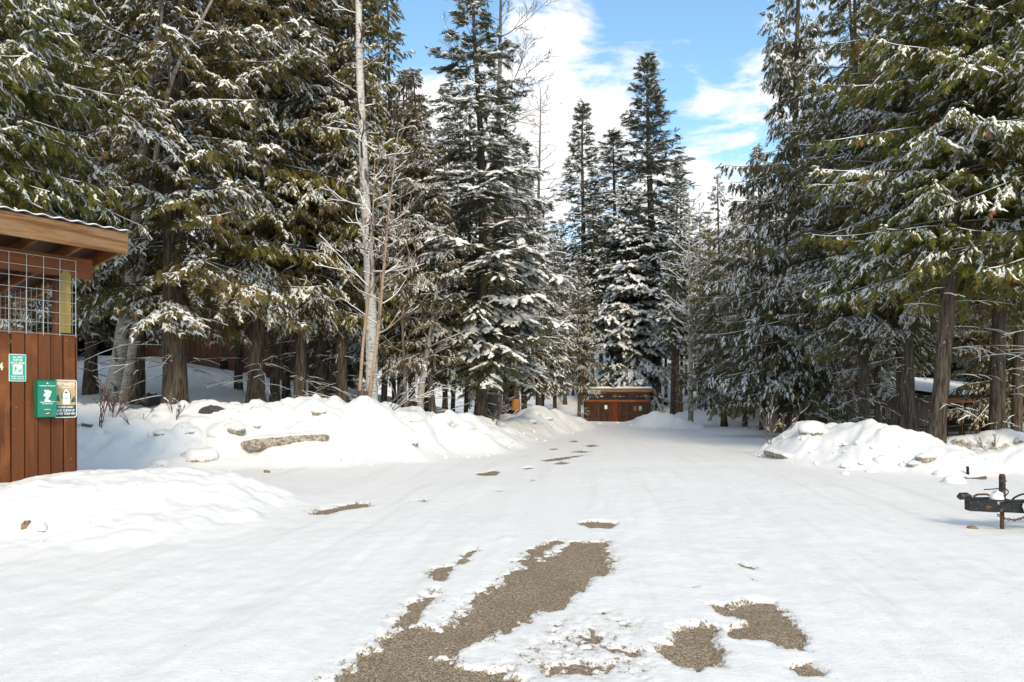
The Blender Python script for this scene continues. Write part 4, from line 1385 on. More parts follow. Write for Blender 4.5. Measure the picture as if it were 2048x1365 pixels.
own_tree('peach_birch', 'birch_sapling', 716, 17.9, 'thin peach-coloured birch stem forking left of the tall white birch foot', GL, seed=44, H=9, r0=0.042, bark=M_BIRCHW, twigm=M_RTWIG,
         pix=[(716, 806), (724, 690), (742, 545), (748, 400), (752, 300)], nb=18, start=0.45, L0=1.6, up=0.3, elev=0.8, kids=(5, 3), rtop=0.008)
own_tree('pale_birch', 'birch_sapling', 734, 17.8, 'slim pale birch stem curving right in front of the tall white birch', GL, seed=45, H=9, r0=0.055, bark=M_BIRCHW, twigm=M_BIRCHW,
         pix=[(734, 806), (752, 690), (765, 560), (778, 430), (790, 330), (796, 260)], nb=20, start=0.25, L0=1.7, up=0.25, elev=0.5, kids=(4, 3), rtop=0.008, snow=0.6)
own_tree('leaning_stem', 'birch_sapling', 838, 23.0, 'short pale stem leaning right between dark trunks behind the left bank', GL, seed=46, H=7, r0=0.11, bark=M_BIRCH, twigm=M_GTWIG,
         pix=[(836, 822), (842, 770), (852, 720), (866, 640), (875, 560)], nb=10, start=0.5, L0=1.6, kids=(4, 3), rtop=0.03)


# ------------------------------------------------------------------ placing by sight
def hit(px, py, d0=3.0, d1=75.0):
    """The point of the land seen at a photo pixel."""
    d = np.geomspace(d0, d1, 1500)
    x, y = (px - 1024) / FPX * d, d
    below = (EYE + (HY - py) / FPX * d) - ground(x, y)
    k = int(np.argmax(below < 0)) if (below < 0).any() else len(d) - 1
    return float(x[k]), float(y[k]), float(ground(x[k:k + 1], y[k:k + 1])[0])


def text(name, parent, body, x, y, z, size, mat, xs=1.0, bold=0.0, rot=(R(90), 0, 0)):
    c = bpy.data.curves.new(name, 'FONT')
    c.body = body
    c.size = size
    c.align_x = 'CENTER'
    c.align_y = 'CENTER'
    c.offset = bold
    c.extrude = 0.0008
    c.materials.append(mat)
    tmp = bpy.data.objects.new('tmp', c)
    COL.objects.link(tmp)
    me = bpy.data.meshes.new_from_object(tmp.evaluated_get(bpy.context.evaluated_depsgraph_get()))
    me.name = name
    bpy.data.objects.remove(tmp)
    bpy.data.curves.remove(c)
    o = obj(name, me, parent, (x, y, z))
    o.rotation_euler = rot
    o.scale = (xs, 1, 1)
    return o


def plate(mb, w, h, t, r=0.0, y=0.0, n=5, cx=0.0, cz=0.0):
    """A rounded plate standing in the local XZ plane, thickness along -Y from y."""
    pts = []
    if r <= 0:
        pts = [(w / 2, h / 2), (-w / 2, h / 2), (-w / 2, -h / 2), (w / 2, -h / 2)]
    else:
        for qx, qz, a0 in ((w / 2 - r, h / 2 - r, 0), (-w / 2 + r, h / 2 - r, 90), (-w / 2 + r, -h / 2 + r, 180), (w / 2 - r, -h / 2 + r, 270)):
            for i in range(n):
                a = R(a0 + 90 * i / (n - 1))
                pts.append((qx + r * math.cos(a), qz + r * math.sin(a)))
    k = len(pts)
    V = [(p[0] + cx, y, p[1] + cz) for p in pts] + [(p[0] + cx, y - t, p[1] + cz) for p in pts] + [(cx, y, cz), (cx, y - t, cz)]
    F4 = [(i, k + i, k + (i + 1) % k, (i + 1) % k) for i in range(k)]
    F3 = [(2 * k, i, (i + 1) % k) for i in range(k)] + [(2 * k + 1, k + (i + 1) % k, k + i) for i in range(k)]
    mb.add(V, F4, F3)


def disc(mb, cx, cz, rx, rz, y, t=0.0008, n=18, ang=0.0):
    c, s = math.cos(ang), math.sin(ang)
    V = []
    for yy in (y, y - t):
        for i in range(n):
            a = 2 * math.pi * i / n
            px, pz = rx * math.cos(a), rz * math.sin(a)
            V.append((cx + px * c - pz * s, yy, cz + px * s + pz * c))
    V += [(cx, y, cz), (cx, y - t, cz)]
    F4 = [(i, n + i, n + (i + 1) % n, (i + 1) % n) for i in range(n)]
    F3 = [(2 * n, i, (i + 1) % n) for i in range(n)] + [(2 * n + 1, n + (i + 1) % n, n + i) for i in range(n)]
    mb.add(V, F4, F3)


def bar(mb, a, b, w, y, t=0.0008):
    """A flat printed stroke from a to b in the XZ plane."""
    a, b = np.array(a, float), np.array(b, float)
    d = b - a
    q = np.array([-d[1], d[0]]) / (np.linalg.norm(d) + 1e-9) * w / 2
    P = [a - q, b - q, b + q, a + q]
    V = [(p[0], y, p[1]) for p in P] + [(p[0], y - t, p[1]) for p in P]
    mb.add(V, [(3, 2, 1, 0), (4, 5, 6, 7), (0, 1, 5, 4), (1, 2, 6, 5), (2, 3, 7, 6), (3, 0, 4, 7)])


# ------------------------------------------------------------------ the two timber shelters
def shelter(name, origin, rz, zf, L, D, label, fence_mat, top, hdr, fas, seed, post_mat, cap, near):
    """Slatted enclosure with a mono-pitch roof. Local x runs along the front (right end at 0), y into the depth."""
    rs = random.Random(seed)
    root = empty(name, origin, (0, 0, rz), label, 'shelter', 'timber shelters with slatted fronts')
    slope = -0.135
    lo = zf - 0.4
    pl = {}

    def plank_mesh(h, w=0.143):
        key = round(h, 2), w
        if key not in pl:
            mb = MB()
            mb.box((-w / 2, -0.011, 0), (w / 2, 0.011, h), bev=0.003)
            F = [np.vstack(mb.F4), np.vstack(mb.F3)]
            pl[key] = mesh_np('plank', np.vstack(mb.V), F, fence_mat)
        return pl[key]
    pitch = 0.158
    n = int(L / pitch)
    for i in range(n):
        h = top - lo - (0.02 if i % 3 == 0 else 0.0)
        o = obj('plank', plank_mesh(h), root, (-0.085 - i * pitch, -0.030 + rs.uniform(-0.003, 0.003), lo))
        o.rotation_euler = (0, R(rs.uniform(-0.22, 0.22)), 0)
        if not near and 17 <= i <= 20:
            o.material_slots[0].link = 'OBJECT'
            o.material_slots[0].material = M_REDPLANK
            o['label'] = 'fresh red plank of the shed front'
    for sx in (0.0, -L):
        for i in range(int(D / pitch)):
            o = obj('plank', plank_mesh(top - lo), root, (sx + (0.012 if sx == 0 else -0.012), 0.06 + i * pitch, lo))
            o.rotation_euler = (0, 0, R(90))
    for i in range(n):
        obj('plank', plank_mesh(top - lo - 0.1), root, (-0.085 - i * pitch, D + 0.03, lo))
    # rails behind the planks
    mb = MB()
    for z in (lo + 0.55, (top + zf) / 2 + 0.1, top - 0.14):
        mb.box((-L, -0.017, z), (0, 0.021, z + 0.09))
    mb.build('rail', fence_mat, root)
    if not near:
        mb = MB()
        mb.box((-L - 0.03, -0.085, top - 0.02), (0.06, -0.043, top + 0.15), bev=0.004)
        mb.build('top_rail', M_RAIL, root)
        mb = MB()
        mb.box((0.028, -0.04, top - 0.02), (0.066, D, top + 0.15), bev=0.004)
        mb.build('top_rail', M_RAIL, root)
    # posts
    px = [-0.17, -L / 2, -L + 0.1] if not near else [-0.165, -2.6, -4.9]
    for i, x in enumerate(px):
        for y in (0.10, D - 0.08):
            mb = MB()
            ht = hdr + (slope * y) - 0.002
            w = 0.068
            mb.box((x - w, y - 0.068, lo), (x + w, y + 0.068, ht), bev=0.006)
            o = mb.build('post', post_mat if y < 1 else M_POSTB, root)
            if cap and y < 1:
                mb = MB()
                mb.box((x - w - 0.03, y - 0.078, ht - 0.16), (x + w + 0.03, y + 0.072, ht - 0.002))
                mb.box((x - w - 0.10, y - 0.082, ht - 0.075), (x + w + 0.10, y - 0.079, ht + 0.04))
                mb.build('post_cap', M_BRASS, o)
            if near and y < 1 and i == 0:
                # pointed treated board fixed to the post's face, behind the wire
                mb = MB()
                z0, z1 = top + 0.002, hdr + 0.085
                ol = [(-0.062, z0), (0.062, z0), (0.062, z1 - 0.05), (0.03, z1), (-0.03, z1), (-0.062, z1 - 0.05)]
                V = [(x + 0.02 + a, -0.064, b) for a, b in ol] + [(x + 0.02 + a, -0.046, b) for a, b in ol]
                mb.add(V, [(0, 1, 2, 5), (11, 8, 7, 6), (2, 3, 4, 5), (11, 10, 9, 8)] + [(k, k + 6, (k + 1) % 6 + 6, (k + 1) % 6) for k in range(6)])
                mb.build('pointed_board', M_POSTY, root)
    # header beams front and back, fascia boards, rafters, sheathing
    for y in (-0.044, D - 0.044):
        mb = MB()
        mb.box((-L - 0.20, y, hdr + slope * y), (0.215, y + 0.088, hdr + slope * y + 0.29), bev=0.006)
        mb.build('header_beam', M_BEAM, root)
    ov = 0.457
    mb = MB()
    mb.box((-L - ov, -0.59, fas), (ov, -0.55, fas + 0.305), bev=0.005)
    mb.build('fascia_board', M_FASCIA, root)
    yb = D + 0.45

    def sloped(x0, x1, y0, y1, z0, h):
        """A member that follows the roof pitch."""
        mb = MB()
        V = [(x, y, z0 + slope * (y - y0) + dz) for x in (x0, x1) for y in (y0, y1) for dz in (0, h)]
        mb.add(V, [(0, 1, 3, 2), (4, 6, 7, 5), (0, 4, 5, 1), (2, 3, 7, 6), (0, 2, 6, 4), (1, 5, 7, 3)])
        return mb
    for x in (ov - 0.038, -L - ov):
        sloped(x, x + 0.038, -0.548, yb, fas + 0.06, 0.24).build('barge_board', M_RAFT if near else M_FASCIA, root)
    k = 0
    x = -0.02
    while x > -L - 0.3:
        sloped(x - 0.02, x + 0.02, -0.548, yb, fas + 0.10, 0.15).build('rafter', M_RAFT, root)
        x -= 0.55
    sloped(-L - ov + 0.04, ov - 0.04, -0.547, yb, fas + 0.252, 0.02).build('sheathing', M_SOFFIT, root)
    # corrugated steel with a skin of snow that follows the waves
    for nm, dz, mat, lumpy in (('roof_sheet', 0.315, M_ROOF, 0), ('roof_snow', 0.325, M_PURE, 1)):
        nx = int((L + 2 * ov) / 0.03)
        ny = 24
        X = np.linspace(-L - ov - 0.02, ov + 0.02, nx)
        Y = np.r_[-0.63, -0.605, np.linspace(-0.55, yb + 0.03, ny - 2)]
        XX, YY = np.meshgrid(X, Y)
        Z = fas + dz + slope * (YY + 0.55) + 0.012 * np.cos(XX * 2 * math.pi / 0.21)
        if lumpy:
            Z = Z + (0.028 if near else 0.055) * smooth01((YY + 0.63) / (0.25 if near else 0.02)) * (1 + 0.9 * perlin(XX * 1.6, YY * 1.6, 91)) * (1 if near else 2.2) + 0.010
            edge = np.minimum(np.minimum(XX - X[0], X[-1] - XX), np.minimum(YY - Y[0], Y[-1] - YY))
            Z = np.where(edge < 1e-6, Z - 0.022, Z)
        i = np.arange(ny - 1)[:, None] * nx
        j = np.arange(nx - 1)[None, :]
        F = np.stack([i + j, i + j + 1, i + nx + j + 1, i + nx + j], -1).reshape(-1, 4)
        obj(nm, mesh_np(nm, np.stack([XX, YY, Z], -1), F, mat, True), root)
    # welded wire mesh above the planks
    zt, zb = hdr + 0.24, top - 0.05
    mb = MB()
    rw = 0.0042 if near else 0.006
    y = -0.056 if near else -0.053

    def wire(a, b):
        mb.tube(np.array([a, b], float), [rw, rw], 4, cap=False)
    x = -0.015
    while x > -L:
        wire((x, y, zb), (x, y, zt))
        x -= 0.203
    z = zt
    while z > zb:
        wire((-L, y - 0.006, z), (-0.01, y - 0.006, z))
        z -= 0.152
    mb.build('wire_mesh', M_WIRE, root)
    mb = MB()
    q = 0.02
    while q < D:
        wire((-0.03, q, zb), (-0.03, q, hdr))
        q += 0.203
    z = hdr - 0.05
    while z > zb:
        wire((-0.036, 0, z), (-0.036, D, z))
        z -= 0.152
    mb.build('wire_mesh', M_WIRE, root)
    return root


A35 = 35.0
O1 = (-6.27, 9.80)
near_sh = shelter('timber_shelter', (O1[0], O1[1], 0), R(90 - A35), 0.1, 5.0, 2.9,
                  'red-brown slatted timber shelter with wire mesh at the left edge, green signs on its planks', M_FENCE, 2.372, 3.17, 3.52, 7, M_POSTB, False, True)
ANG2 = -17.0
O2 = (12.15, 61.3)
Z2 = -1.13
far_sh = shelter('timber_shelter', (O2[0], O2[1], Z2), R(ANG2), 0.0, 5.75, 3.6,
                 'small distant dark brown slatted shed with orange rail at the end of the road', M_FENCED, 2.02, 2.62, 2.88, 9, M_POSTB, True, False)


def on_front(px, out=0.0):
    """Local x on the near shelter's front, and pixels per metre there, for a photo column."""
    e = (math.sin(R(A35)), math.cos(R(A35)))
    nn = (math.cos(R(A35)), -math.sin(R(A35)))
    t = (px - 1024) / FPX
    bx, by = O1[0] + nn[0] * out, O1[1] + nn[1] * out
    u = (t * by - bx) / (e[0] - t * e[1])
    return u, FPX / (by + u * e[1])


def hang(name, px, py, out, label, cat, group=None):
    """An Empty on the near shelter's front, seen at a photo pixel, turned like the front."""
    u, s = on_front(px, out)
    e = (math.sin(R(A35)), math.cos(R(A35)))
    nn = (math.cos(R(A35)), -math.sin(R(A35)))
    p = (O1[0] + nn[0] * out + e[0] * u, O1[1] + nn[1] * out + e[1] * u, EYE + (HY - py) / s)
    return empty(name, p, (0, 0, R(90 - A35)), label, cat, group)


def screw(parent, x, z, y):
    mb = MB()
    disc(mb, x, z, 0.005, 0.005, y, 0.003, 8)
    mb.build('screw', M_BLACKM, parent)


# leash sign
t = hang('leash_sign', 35, 736, 0.048, 'small teal sign reading ALL PETS MUST BE ON A LEASH on the shelter planks', 'sign')
w, h = 0.200, 0.366
mb = MB(); plate(mb, w, h, 0.003, 0.006); mb.build('board', M_WHITE, t)
mb = MB(); plate(mb, w - 0.016, h - 0.018, 0.001, 0.003, -0.0035); mb.build('teal_field', M_TEAL, t)
for i, ln in enumerate(('ALL PETS', 'MUST BE', 'ON A LEASH')):
    text('lettering', t, ln, 0, -0.0052, 0.139 - i * 0.037, 0.036, M_WHITE, 0.80, 0.0012)
for i, ln in enumerate(('PLEASE CLEAN UP', 'AFTER YOUR PET')):
    text('lettering', t, ln, 0, -0.0052, -0.117 - i * 0.030, 0.0235, M_WHITE, 0.80, 0.0008)
mb = MB(); plate(mb, 0.114, 0.136, 0.0008, 0.004, -0.0052, cz=-0.022); mb.build('white_panel', M_WHITE, t)
mb = MB()
y = -0.0064
disc(mb, -0.020, 0.022, 0.0065, 0.0065, y)
bar(mb, (-0.022, 0.012), (-0.024, -0.026), 0.013, y)
bar(mb, (-0.025, -0.024), (-0.041, -0.062), 0.0065, y)
bar(mb, (-0.0225, -0.024), (-0.016, -0.062), 0.0065, y - 0.0001)
bar(mb, (-0.024, 0.008), (-0.041, -0.022), 0.005, y - 0.0002)
bar(mb, (-0.021, 0.006), (-0.006, -0.022), 0.005, y - 0.0003)
mb.build('person_symbol', M_TEAL, t)
mb = MB()
disc(mb, 0.024, -0.040, 0.018, 0.0078, y)
disc(mb, 0.043, -0.024, 0.0075, 0.0055, y - 0.0001)
bar(mb, (0.036, -0.036), (0.042, -0.026), 0.006, y - 0.0002)
for q in (0.010, 0.015, 0.032, 0.037):
    bar(mb, (q, -0.042), (q - 0.002, -0.064), 0.0034, y - 0.0003)
bar(mb, (0.007, -0.036), (-0.001, -0.026), 0.003, y - 0.0004)
bar(mb, (-0.006, -0.022), (0.040, -0.028), 0.0012, y - 0.0005)
mb.build('dog_symbol', M_TEAL, t)
for sx in (-1, 1):
    for sz in (-1, 1):
        screw(t, sx * (w / 2 - 0.011), sz * (h / 2 - 0.012), -0.003)

# pet waste sign, half behind the bag box
t = hang('pet_waste_sign', 131, 798, 0.048, 'tan and dark green PET WASTE sign with white border right of the green box', 'sign')
w, h = 0.292, 0.535
mb = MB(); plate(mb, w, h, 0.003, 0.034, n=7); mb.build('board', M_WHITE, t)
mb = MB(); plate(mb, w - 0.024, h - 0.024, 0.0008, 0.026, -0.0032, n=7); mb.build('dark_border', M_NAVY, t)
mb = MB(); plate(mb, w - 0.040, 0.340, 0.0008, 0.0, -0.0042, cz=0.082); mb.build('tan_field', M_TAN, t)
text('lettering', t, 'PET WASTE', 0, -0.0054, 0.203, 0.060, M_WHITE, 0.72, 0.0022)
text('lettering', t, 'TRANSMITS DISEASE', 0, -0.0054, 0.160, 0.028, M_WHITE, 0.78, 0.0008)
for i, ln in enumerate(('PLEASE LEASH', 'AND CLEAN UP', 'AFTER YOUR PET')):
    text('lettering', t, ln, 0, -0.0054, -0.118 - i * 0.047, 0.043, M_WHITE, 0.74, 0.0016)
mb = MB()
y = -0.0053
disc(mb, 0.008, 0.045, 0.062, 0.082, y)
disc(mb, 0.008, 0.090, 0.038, 0.050, y - 0.0001)
mb.build('dog_outline', M_NAVY, t)
mb = MB()
disc(mb, 0.008, 0.050, 0.050, 0.074, y - 0.0010)
disc(mb, 0.008, 0.098, 0.032, 0.040, y - 0.0011)
plate(mb, 0.094, 0.100, 0.0008, 0.020, y - 0.0012, cx=0.008, cz=-0.032)
mb.build('dog_picture', M_WHITE, t)
mb = MB()
disc(mb, 0.008, 0.089, 0.019, 0.010, y - 0.0022)
bar(mb, (-0.014, 0.008), (0.030, 0.008), 0.006, y - 0.0024)
mb.build('dog_face', M_NAVY, t)
for cx, cz, sc_ in ((-0.098, -0.03, 1.0), (0.105, -0.045, 0.95), (0.083, -0.052, 0.62)):
    mb = MB()
    for k in range(3):
        hh, ww = 0.044 * sc_, (0.020 + 0.007 * k) * sc_
        z0 = cz + (2 - k) * 0.026 * sc_
        V = [(cx - ww, y - 0.0001 * k, z0), (cx + ww, y - 0.0001 * k, z0), (cx, y - 0.0001 * k, z0 + hh),
             (cx - ww, y - 0.0009 - 0.0001 * k, z0), (cx + ww, y - 0.0009 - 0.0001 * k, z0), (cx, y - 0.0009 - 0.0001 * k, z0 + hh)]
        mb.add(V, [(0, 1, 4, 3), (1, 2, 5, 4), (2, 0, 3, 5)], [(0, 2, 1), (3, 4, 5)])
    mb.build('pine_picture', M_DGREEN, t)
for sz in (1, -1):
    screw(t, 0.006, sz * (h / 2 - 0.030), -0.005)

# bag box
t = hang('bag_dispenser', 94.5, 798, 0.165, 'dark green metal pet waste bag box standing proud of the shelter planks', 'dispenser box')
w, h, dp = 0.232, 0.508, 0.118
mb = MB()
mb.box((-w / 2, 0.0, -h / 2), (w / 2, dp, h / 2), bev=0.004)
mb.build('case', M_DGREEN, t)
mb = MB()
mb.box((-w / 2 - 0.004, -0.006, h / 2 - 0.010), (w / 2 + 0.004, dp, h / 2 + 0.004))
mb.build('lid', M_DGREEN, t)
M_FACE = mat_plain('teal_green_face', (0.022, 0.225, 0.150), 0.5, var=0.12, scale=14)
mb = MB(); plate(mb, w - 0.004, h - 0.022, 0.004, 0.004, 0.0, cz=-0.004); mb.build('front_panel', M_FACE, t)
yy = -0.0046
mb = MB(); disc(mb, 0, 0.212, 0.011, 0.011, yy, 0.004, 14); mb.build('lock', M_WHITE, t)
text('lettering', t, '"THANKS FOR THE PICK UP"', 0, yy, 0.176, 0.0185, M_WHITE, 0.86, 0.0007)
text('lettering', t, 'PET WASTE BAGS', 0, yy, -0.068, 0.022, M_WHITE, 0.72, 0.0009)
text('lettering', t, 'PULL DOWN', 0, yy, -0.148, 0.016, M_WHITE, 0.8, 0.0006)
mb = MB()
disc(mb, -0.012, -0.022, 0.023, 0.024, yy)
disc(mb, -0.004, 0.006, 0.020, 0.034, yy - 0.0001)
disc(mb, 0.004, 0.048, 0.034, 0.032, yy - 0.0002)
disc(mb, 0.003, 0.096, 0.030, 0.027, yy - 0.0003)
disc(mb, -0.025, 0.106, 0.014, 0.020, yy - 0.0004, ang=0.4)
disc(mb, 0.036, 0.086, 0.012, 0.026, yy - 0.0005, ang=-0.35)
disc(mb, -0.034, 0.056, 0.010, 0.026, yy - 0.0006, ang=-0.4)
disc(mb, 0.024, -0.030, 0.018, 0.012, yy - 0.0007)
mb.build('dog_picture', M_WHITE, t)
mb = MB(); bar(mb, (-0.092, -0.046), (0.094, -0.040), 0.008, yy); mb.build('white_line', M_WHITE, t)
mb = MB(); disc(mb, 0.006, -0.192, 0.048, 0.026, yy, 0.002, 22); mb.build('bag_slot', M_GREYOV, t)
mb = MB()
for a, b in (((-0.024, -0.200), (0.0, -0.197)), ((0.0, -0.197), (0.026, -0.188)), ((-0.02, -0.204), (0.022, -0.201))):
    bar(mb, a, b, 0.005, yy - 0.003)
mb.build('bag_tip', M_WHITE, t)

# house number
t = hang('house_number', 1.5, 734, 0.044, 'cream painted figure 4 on the shelter plank at the picture edge', 'number')
text('figure', t, '4', 0, -0.001, 0, 0.135, M_CREAM, 0.85, 0.004)

# notices on the far shed
def far_item(name, x, z, label, cat):
    a = R(ANG2)
    p = (O2[0] + math.cos(a) * x + math.sin(a) * 0.075, O2[1] + math.sin(a) * x - math.cos(a) * 0.075, Z2 + z)
    return empty(name, p, (0, 0, a), label, cat)


t = far_item('paper_notice', -3.72, 1.50, 'white sheet of paper pinned on the red planks of the distant shed', 'notice')
mb = MB(); plate(mb, 0.25, 0.36, 0.004, y=0.02); mb.build('sheet', M_WHITE, t)
t = far_item('leash_sign', -0.62, 1.42, 'tiny teal sign with a white symbol on the right of the distant shed front', 'sign')
mb = MB(); plate(mb, 0.27, 0.41, 0.004, y=0.02); mb.build('board', M_WHITE, t)
mb = MB(); plate(mb, 0.245, 0.385, 0.002, y=0.015); mb.build('teal_field', M_TEAL, t)
mb = MB(); disc(mb, 0, 0.02, 0.055, 0.085, 0.012); disc(mb, 0, 0.11, 0.03, 0.03, 0.0118); mb.build('symbol', M_WHITE, t)
t = far_item('weathered_board', -1.08, 1.40, 'faded orange plywood patch left of the tiny teal sign on the distant shed', 'board')
mb = MB(); plate(mb, 0.27, 0.42, 0.006, y=0.02); mb.build('board', M_FASCIA, t)
for z, k in ((1.42, 'upper'), (0.42, 'lower')):
    t = far_item('gate_hinge', -5.45, z, k + ' golden strap hinge at the left end of the distant shed front', 'hinge')
    mb = MB(); plate(mb, 0.26, 0.035, 0.008, y=0.03); plate(mb, 0.045, 0.19, 0.008, y=0.029, cx=-0.11); mb.build('strap', M_BRASS, t)


# ------------------------------------------------------------------ houses
def quad_roof(mb, x0, x1, y0, z0, y1, z1, th):
    V = [(x, y, z + dz) for x in (x0, x1) for (y, z) in ((y0, z0), (y1, z1)) for dz in (0, th)]
    mb.add(V, [(0, 1, 3, 2), (4, 6, 7, 5), (0, 4, 5, 1), (2, 3, 7, 6), (0, 2, 6, 4), (1, 5, 7, 3)])


def snow_slab(x0, x1, y0, z0, y1, z1, th, seed, parent, nx=60, ny=24):
    """Snow lying on a sloping roof, rounded at its edges."""
    X, Y = np.meshgrid(np.linspace(x0, x1, nx), np.linspace(y0, y1, ny))
    e = np.minimum(np.minimum(X - x0, x1 - X), np.minimum(np.abs(Y - y0), np.abs(y1 - Y)))
    Z = z0 + (Y - y0) / (y1 - y0) * (z1 - z0) + th * (1 - np.exp(-e * 6)) * (1 + 0.25 * perlin(X * 0.7, Y * 0.7, seed))
    i = np.arange(ny - 1)[:, None] * nx
    j = np.arange(nx - 1)[None, :]
    F = np.stack([i + j, i + j + 1, i + nx + j + 1, i + nx + j], -1).reshape(-1, 4)
    return obj('roof_snow', mesh_np('roof_snow', np.stack([X, Y, Z], -1), F, M_PURE, True), parent)


hs = empty('brown_house', (-27.5, 35, 0), (0, 0, R(2)), 'dark brown board-sided house with snowy roof half hidden behind the left trees', 'house')
mb = MB()
mb.box((0, 0.05, 0.5), (15.6, 11, 8.0))
mb.build('wall', M_HOUSE, hs)
bm_ = MB()
bm_.box((-0.132, -0.018, 0), (0.132, 0.018, 7.3), bev=0.006)
board = mesh_np('siding_board', np.vstack(bm_.V), [np.vstack(bm_.F4), np.vstack(bm_.F3)], M_HOUSE)
for i in range(56):
    obj('siding_board', board, hs, (0.15 + i * 0.277, 0.025, 0.6))
mb = MB(); quad_roof(mb, -0.8, 16.4, -0.9, 7.85, 5.5, 11.0, 0.22); quad_roof(mb, -0.8, 16.4, 11.9, 7.85, 5.502, 11.0, 0.22); mb.build('roof', M_DARK, hs)
snow_slab(-0.85, 16.45, -0.95, 8.08, 5.5, 11.24, 0.30, 3, hs)
mb = MB(); mb.box((12.35, -0.045, 2.75), (12.75, 0.0, 3.25), bev=0.01); mb.build('vent', M_DARK, hs)
# carport wing to its left
mb = MB()
mb.box((0.6, -5.2, 3.4), (7.5, -4.95, 4.35))
mb.build('lintel', M_HOUSE, hs)
for x in (1.0, 7.25):
    mb = MB(); mb.box((x - 0.12, -5.18, 0.2), (x + 0.12, -4.94, 3.4), bev=0.01); mb.build('carport_post', M_HOUSE, hs)
mb = MB(); mb.box((0.6, -4.95, 4.2), (7.5, 0.0, 4.36)); mb.build('carport_roof', M_DARK, hs)
snow_slab(0.5, 7.6, -5.3, 4.36, 0.0, 4.45, 0.25, 5, hs, 30, 16)
mb = MB(); mb.box((0.7, -0.2, 0.5), (7.4, -0.06, 4.2)); mb.build('carport_shade_panel', M_DARK, hs)  # near-black panel added as the shade inside the open carport

ANG3 = 41.7
cb = empty('cabin', (18.75, 30.0, 0), (0, 0, R(ANG3)), 'mauve board-sided cabin with orange porch posts and deck behind the right-hand trunks', 'cabin')
ZD = -0.85
mb = MB(); mb.box((0.0, 2.20, ZD - 1.4), (8.2, 8.0, 1.35)); mb.build('wall', M_HOUSEP, cb)
bm_ = MB(); bm_.box((-0.014, -0.012, 0), (0.014, 0.012, 2.1)); board = mesh_np('batten', np.vstack(bm_.V), np.vstack(bm_.F4), M_HOUSEP)
for i in range(34):
    obj('batten', board, cb, (0.12 + i * 0.24, 2.188, ZD))
mb = MB(); mb.box((8.2, 4.6, ZD - 1.4), (15, 8.0, 1.35)); mb.build('porch_back_wall', M_DARK, cb)  # near-black colour paints the shade of the porch recess
mb = MB(); mb.box((12.0, 0.16, ZD - 1.4), (12.12, 4.59, 1.12)); mb.build('porch_shade_wall', M_HOUSE, cb)  # added wall, its dark brown stands in for shade behind the posts
mb = MB(); mb.box((9.0, 4.54, ZD + 0.9), (10.6, 4.6, ZD + 2.0)); f = mb.build('window', M_BLACKM, cb)
mb = MB(); mb.box((9.08, 4.52, ZD + 0.98), (10.52, 4.54, ZD + 1.92)); mb.build('pane', M_GLASS, f)
mb = MB(); mb.box((-0.0, -0.05, ZD - 0.035), (15, 2.19, ZD)); mb.build('deck', M_ORANGEX, cb)
mb = MB(); mb.box((-0.05, -0.10, ZD - 0.31), (15, -0.055, ZD + 0.02), bev=0.005); mb.build('deck_beam', M_ORANGEX, cb)
snow_slab(0.02, 15, -0.08, ZD + 0.005, 2.18, ZD + 0.005, 0.07, 8, cb, 50, 10)
mb = MB(); mb.box((0.2, 1.4, ZD - 2.2), (15, 1.5, ZD - 0.036)); mb.build('foundation', M_FOUND, cb)
for x in (0.95, 3.4, 5.9, 8.4, 11.0, 13.6):
    mb = MB(); mb.box((x - 0.085, -0.03, ZD + 0.006), (x + 0.085, 0.14, 1.12), bev=0.008); mb.build('porch_post', M_ORANGE, cb)
for x in (1.2, 3.9, 6.6, 9.3):
    mb = MB(); mb.box((x - 0.08, -0.02, ZD - 2.3), (x + 0.08, 0.14, ZD - 0.312), bev=0.008); mb.build('deck_post', M_ORANGE, cb)
mb = MB(); mb.box((-0.5, -0.02, 1.125), (15.4, 0.13, 1.36)); mb.build('porch_beam', M_ORANGEX, cb)
mb = MB(); quad_roof(mb, -0.6, 15.6, -0.5, 1.365, 5.4, 2.3, 0.14); quad_roof(mb, -0.6, 15.6, 9.0, 1.365, 5.402, 2.3, 0.14); mb.build('roof', M_DARK, cb)
snow_slab(-0.65, 15.65, -0.55, 1.51, 5.4, 2.44, 0.22, 9, cb)
# black railing along the deck's front and left end
rl = []
for a, b in (((0.0, 0.0), (0.95, 0.0)), ((0.95, 0.0), (3.4, 0.0)), ((3.4, 0.0), (5.9, 0.0)), ((0.03, 0.05), (0.03, 2.1))):
    mb = MB()
    a, b = np.array(a), np.array(b)
    d = b - a
    Ln = np.linalg.norm(d)
    M = Matrix.Translation((a[0], a[1], ZD)) @ Matrix.Rotation(math.atan2(d[1], d[0]), 4, 'Z')
    for z in (0.10, 0.90):
        mb.box((0.05, -0.018, z), (Ln - 0.05, 0.018, z + 0.04), M)
    r0 = mb.build('railing', M_BLACKM, cb)
    bmesh_ = MB(); bmesh_.box((-0.009, -0.009, 0.14), (0.009, 0.009, 0.90))
    bal = mesh_np('baluster', np.vstack(bmesh_.V), np.vstack(bmesh_.F4), M_BLACKM)
    for k in range(1, int(Ln / 0.11)):
        q = a + d * (k * 0.11 / Ln)
        obj('baluster', bal, r0, (q[0], q[1], ZD))
    for q in (a, b):
        mb = MB(); mb.box((q[0] - 0.035, q[1] - 0.035 - 0.05, ZD), (q[0] + 0.035, q[1] + 0.035 - 0.05, ZD + 1.02)); mb.build('railing_post', M_BLACKM, r0)
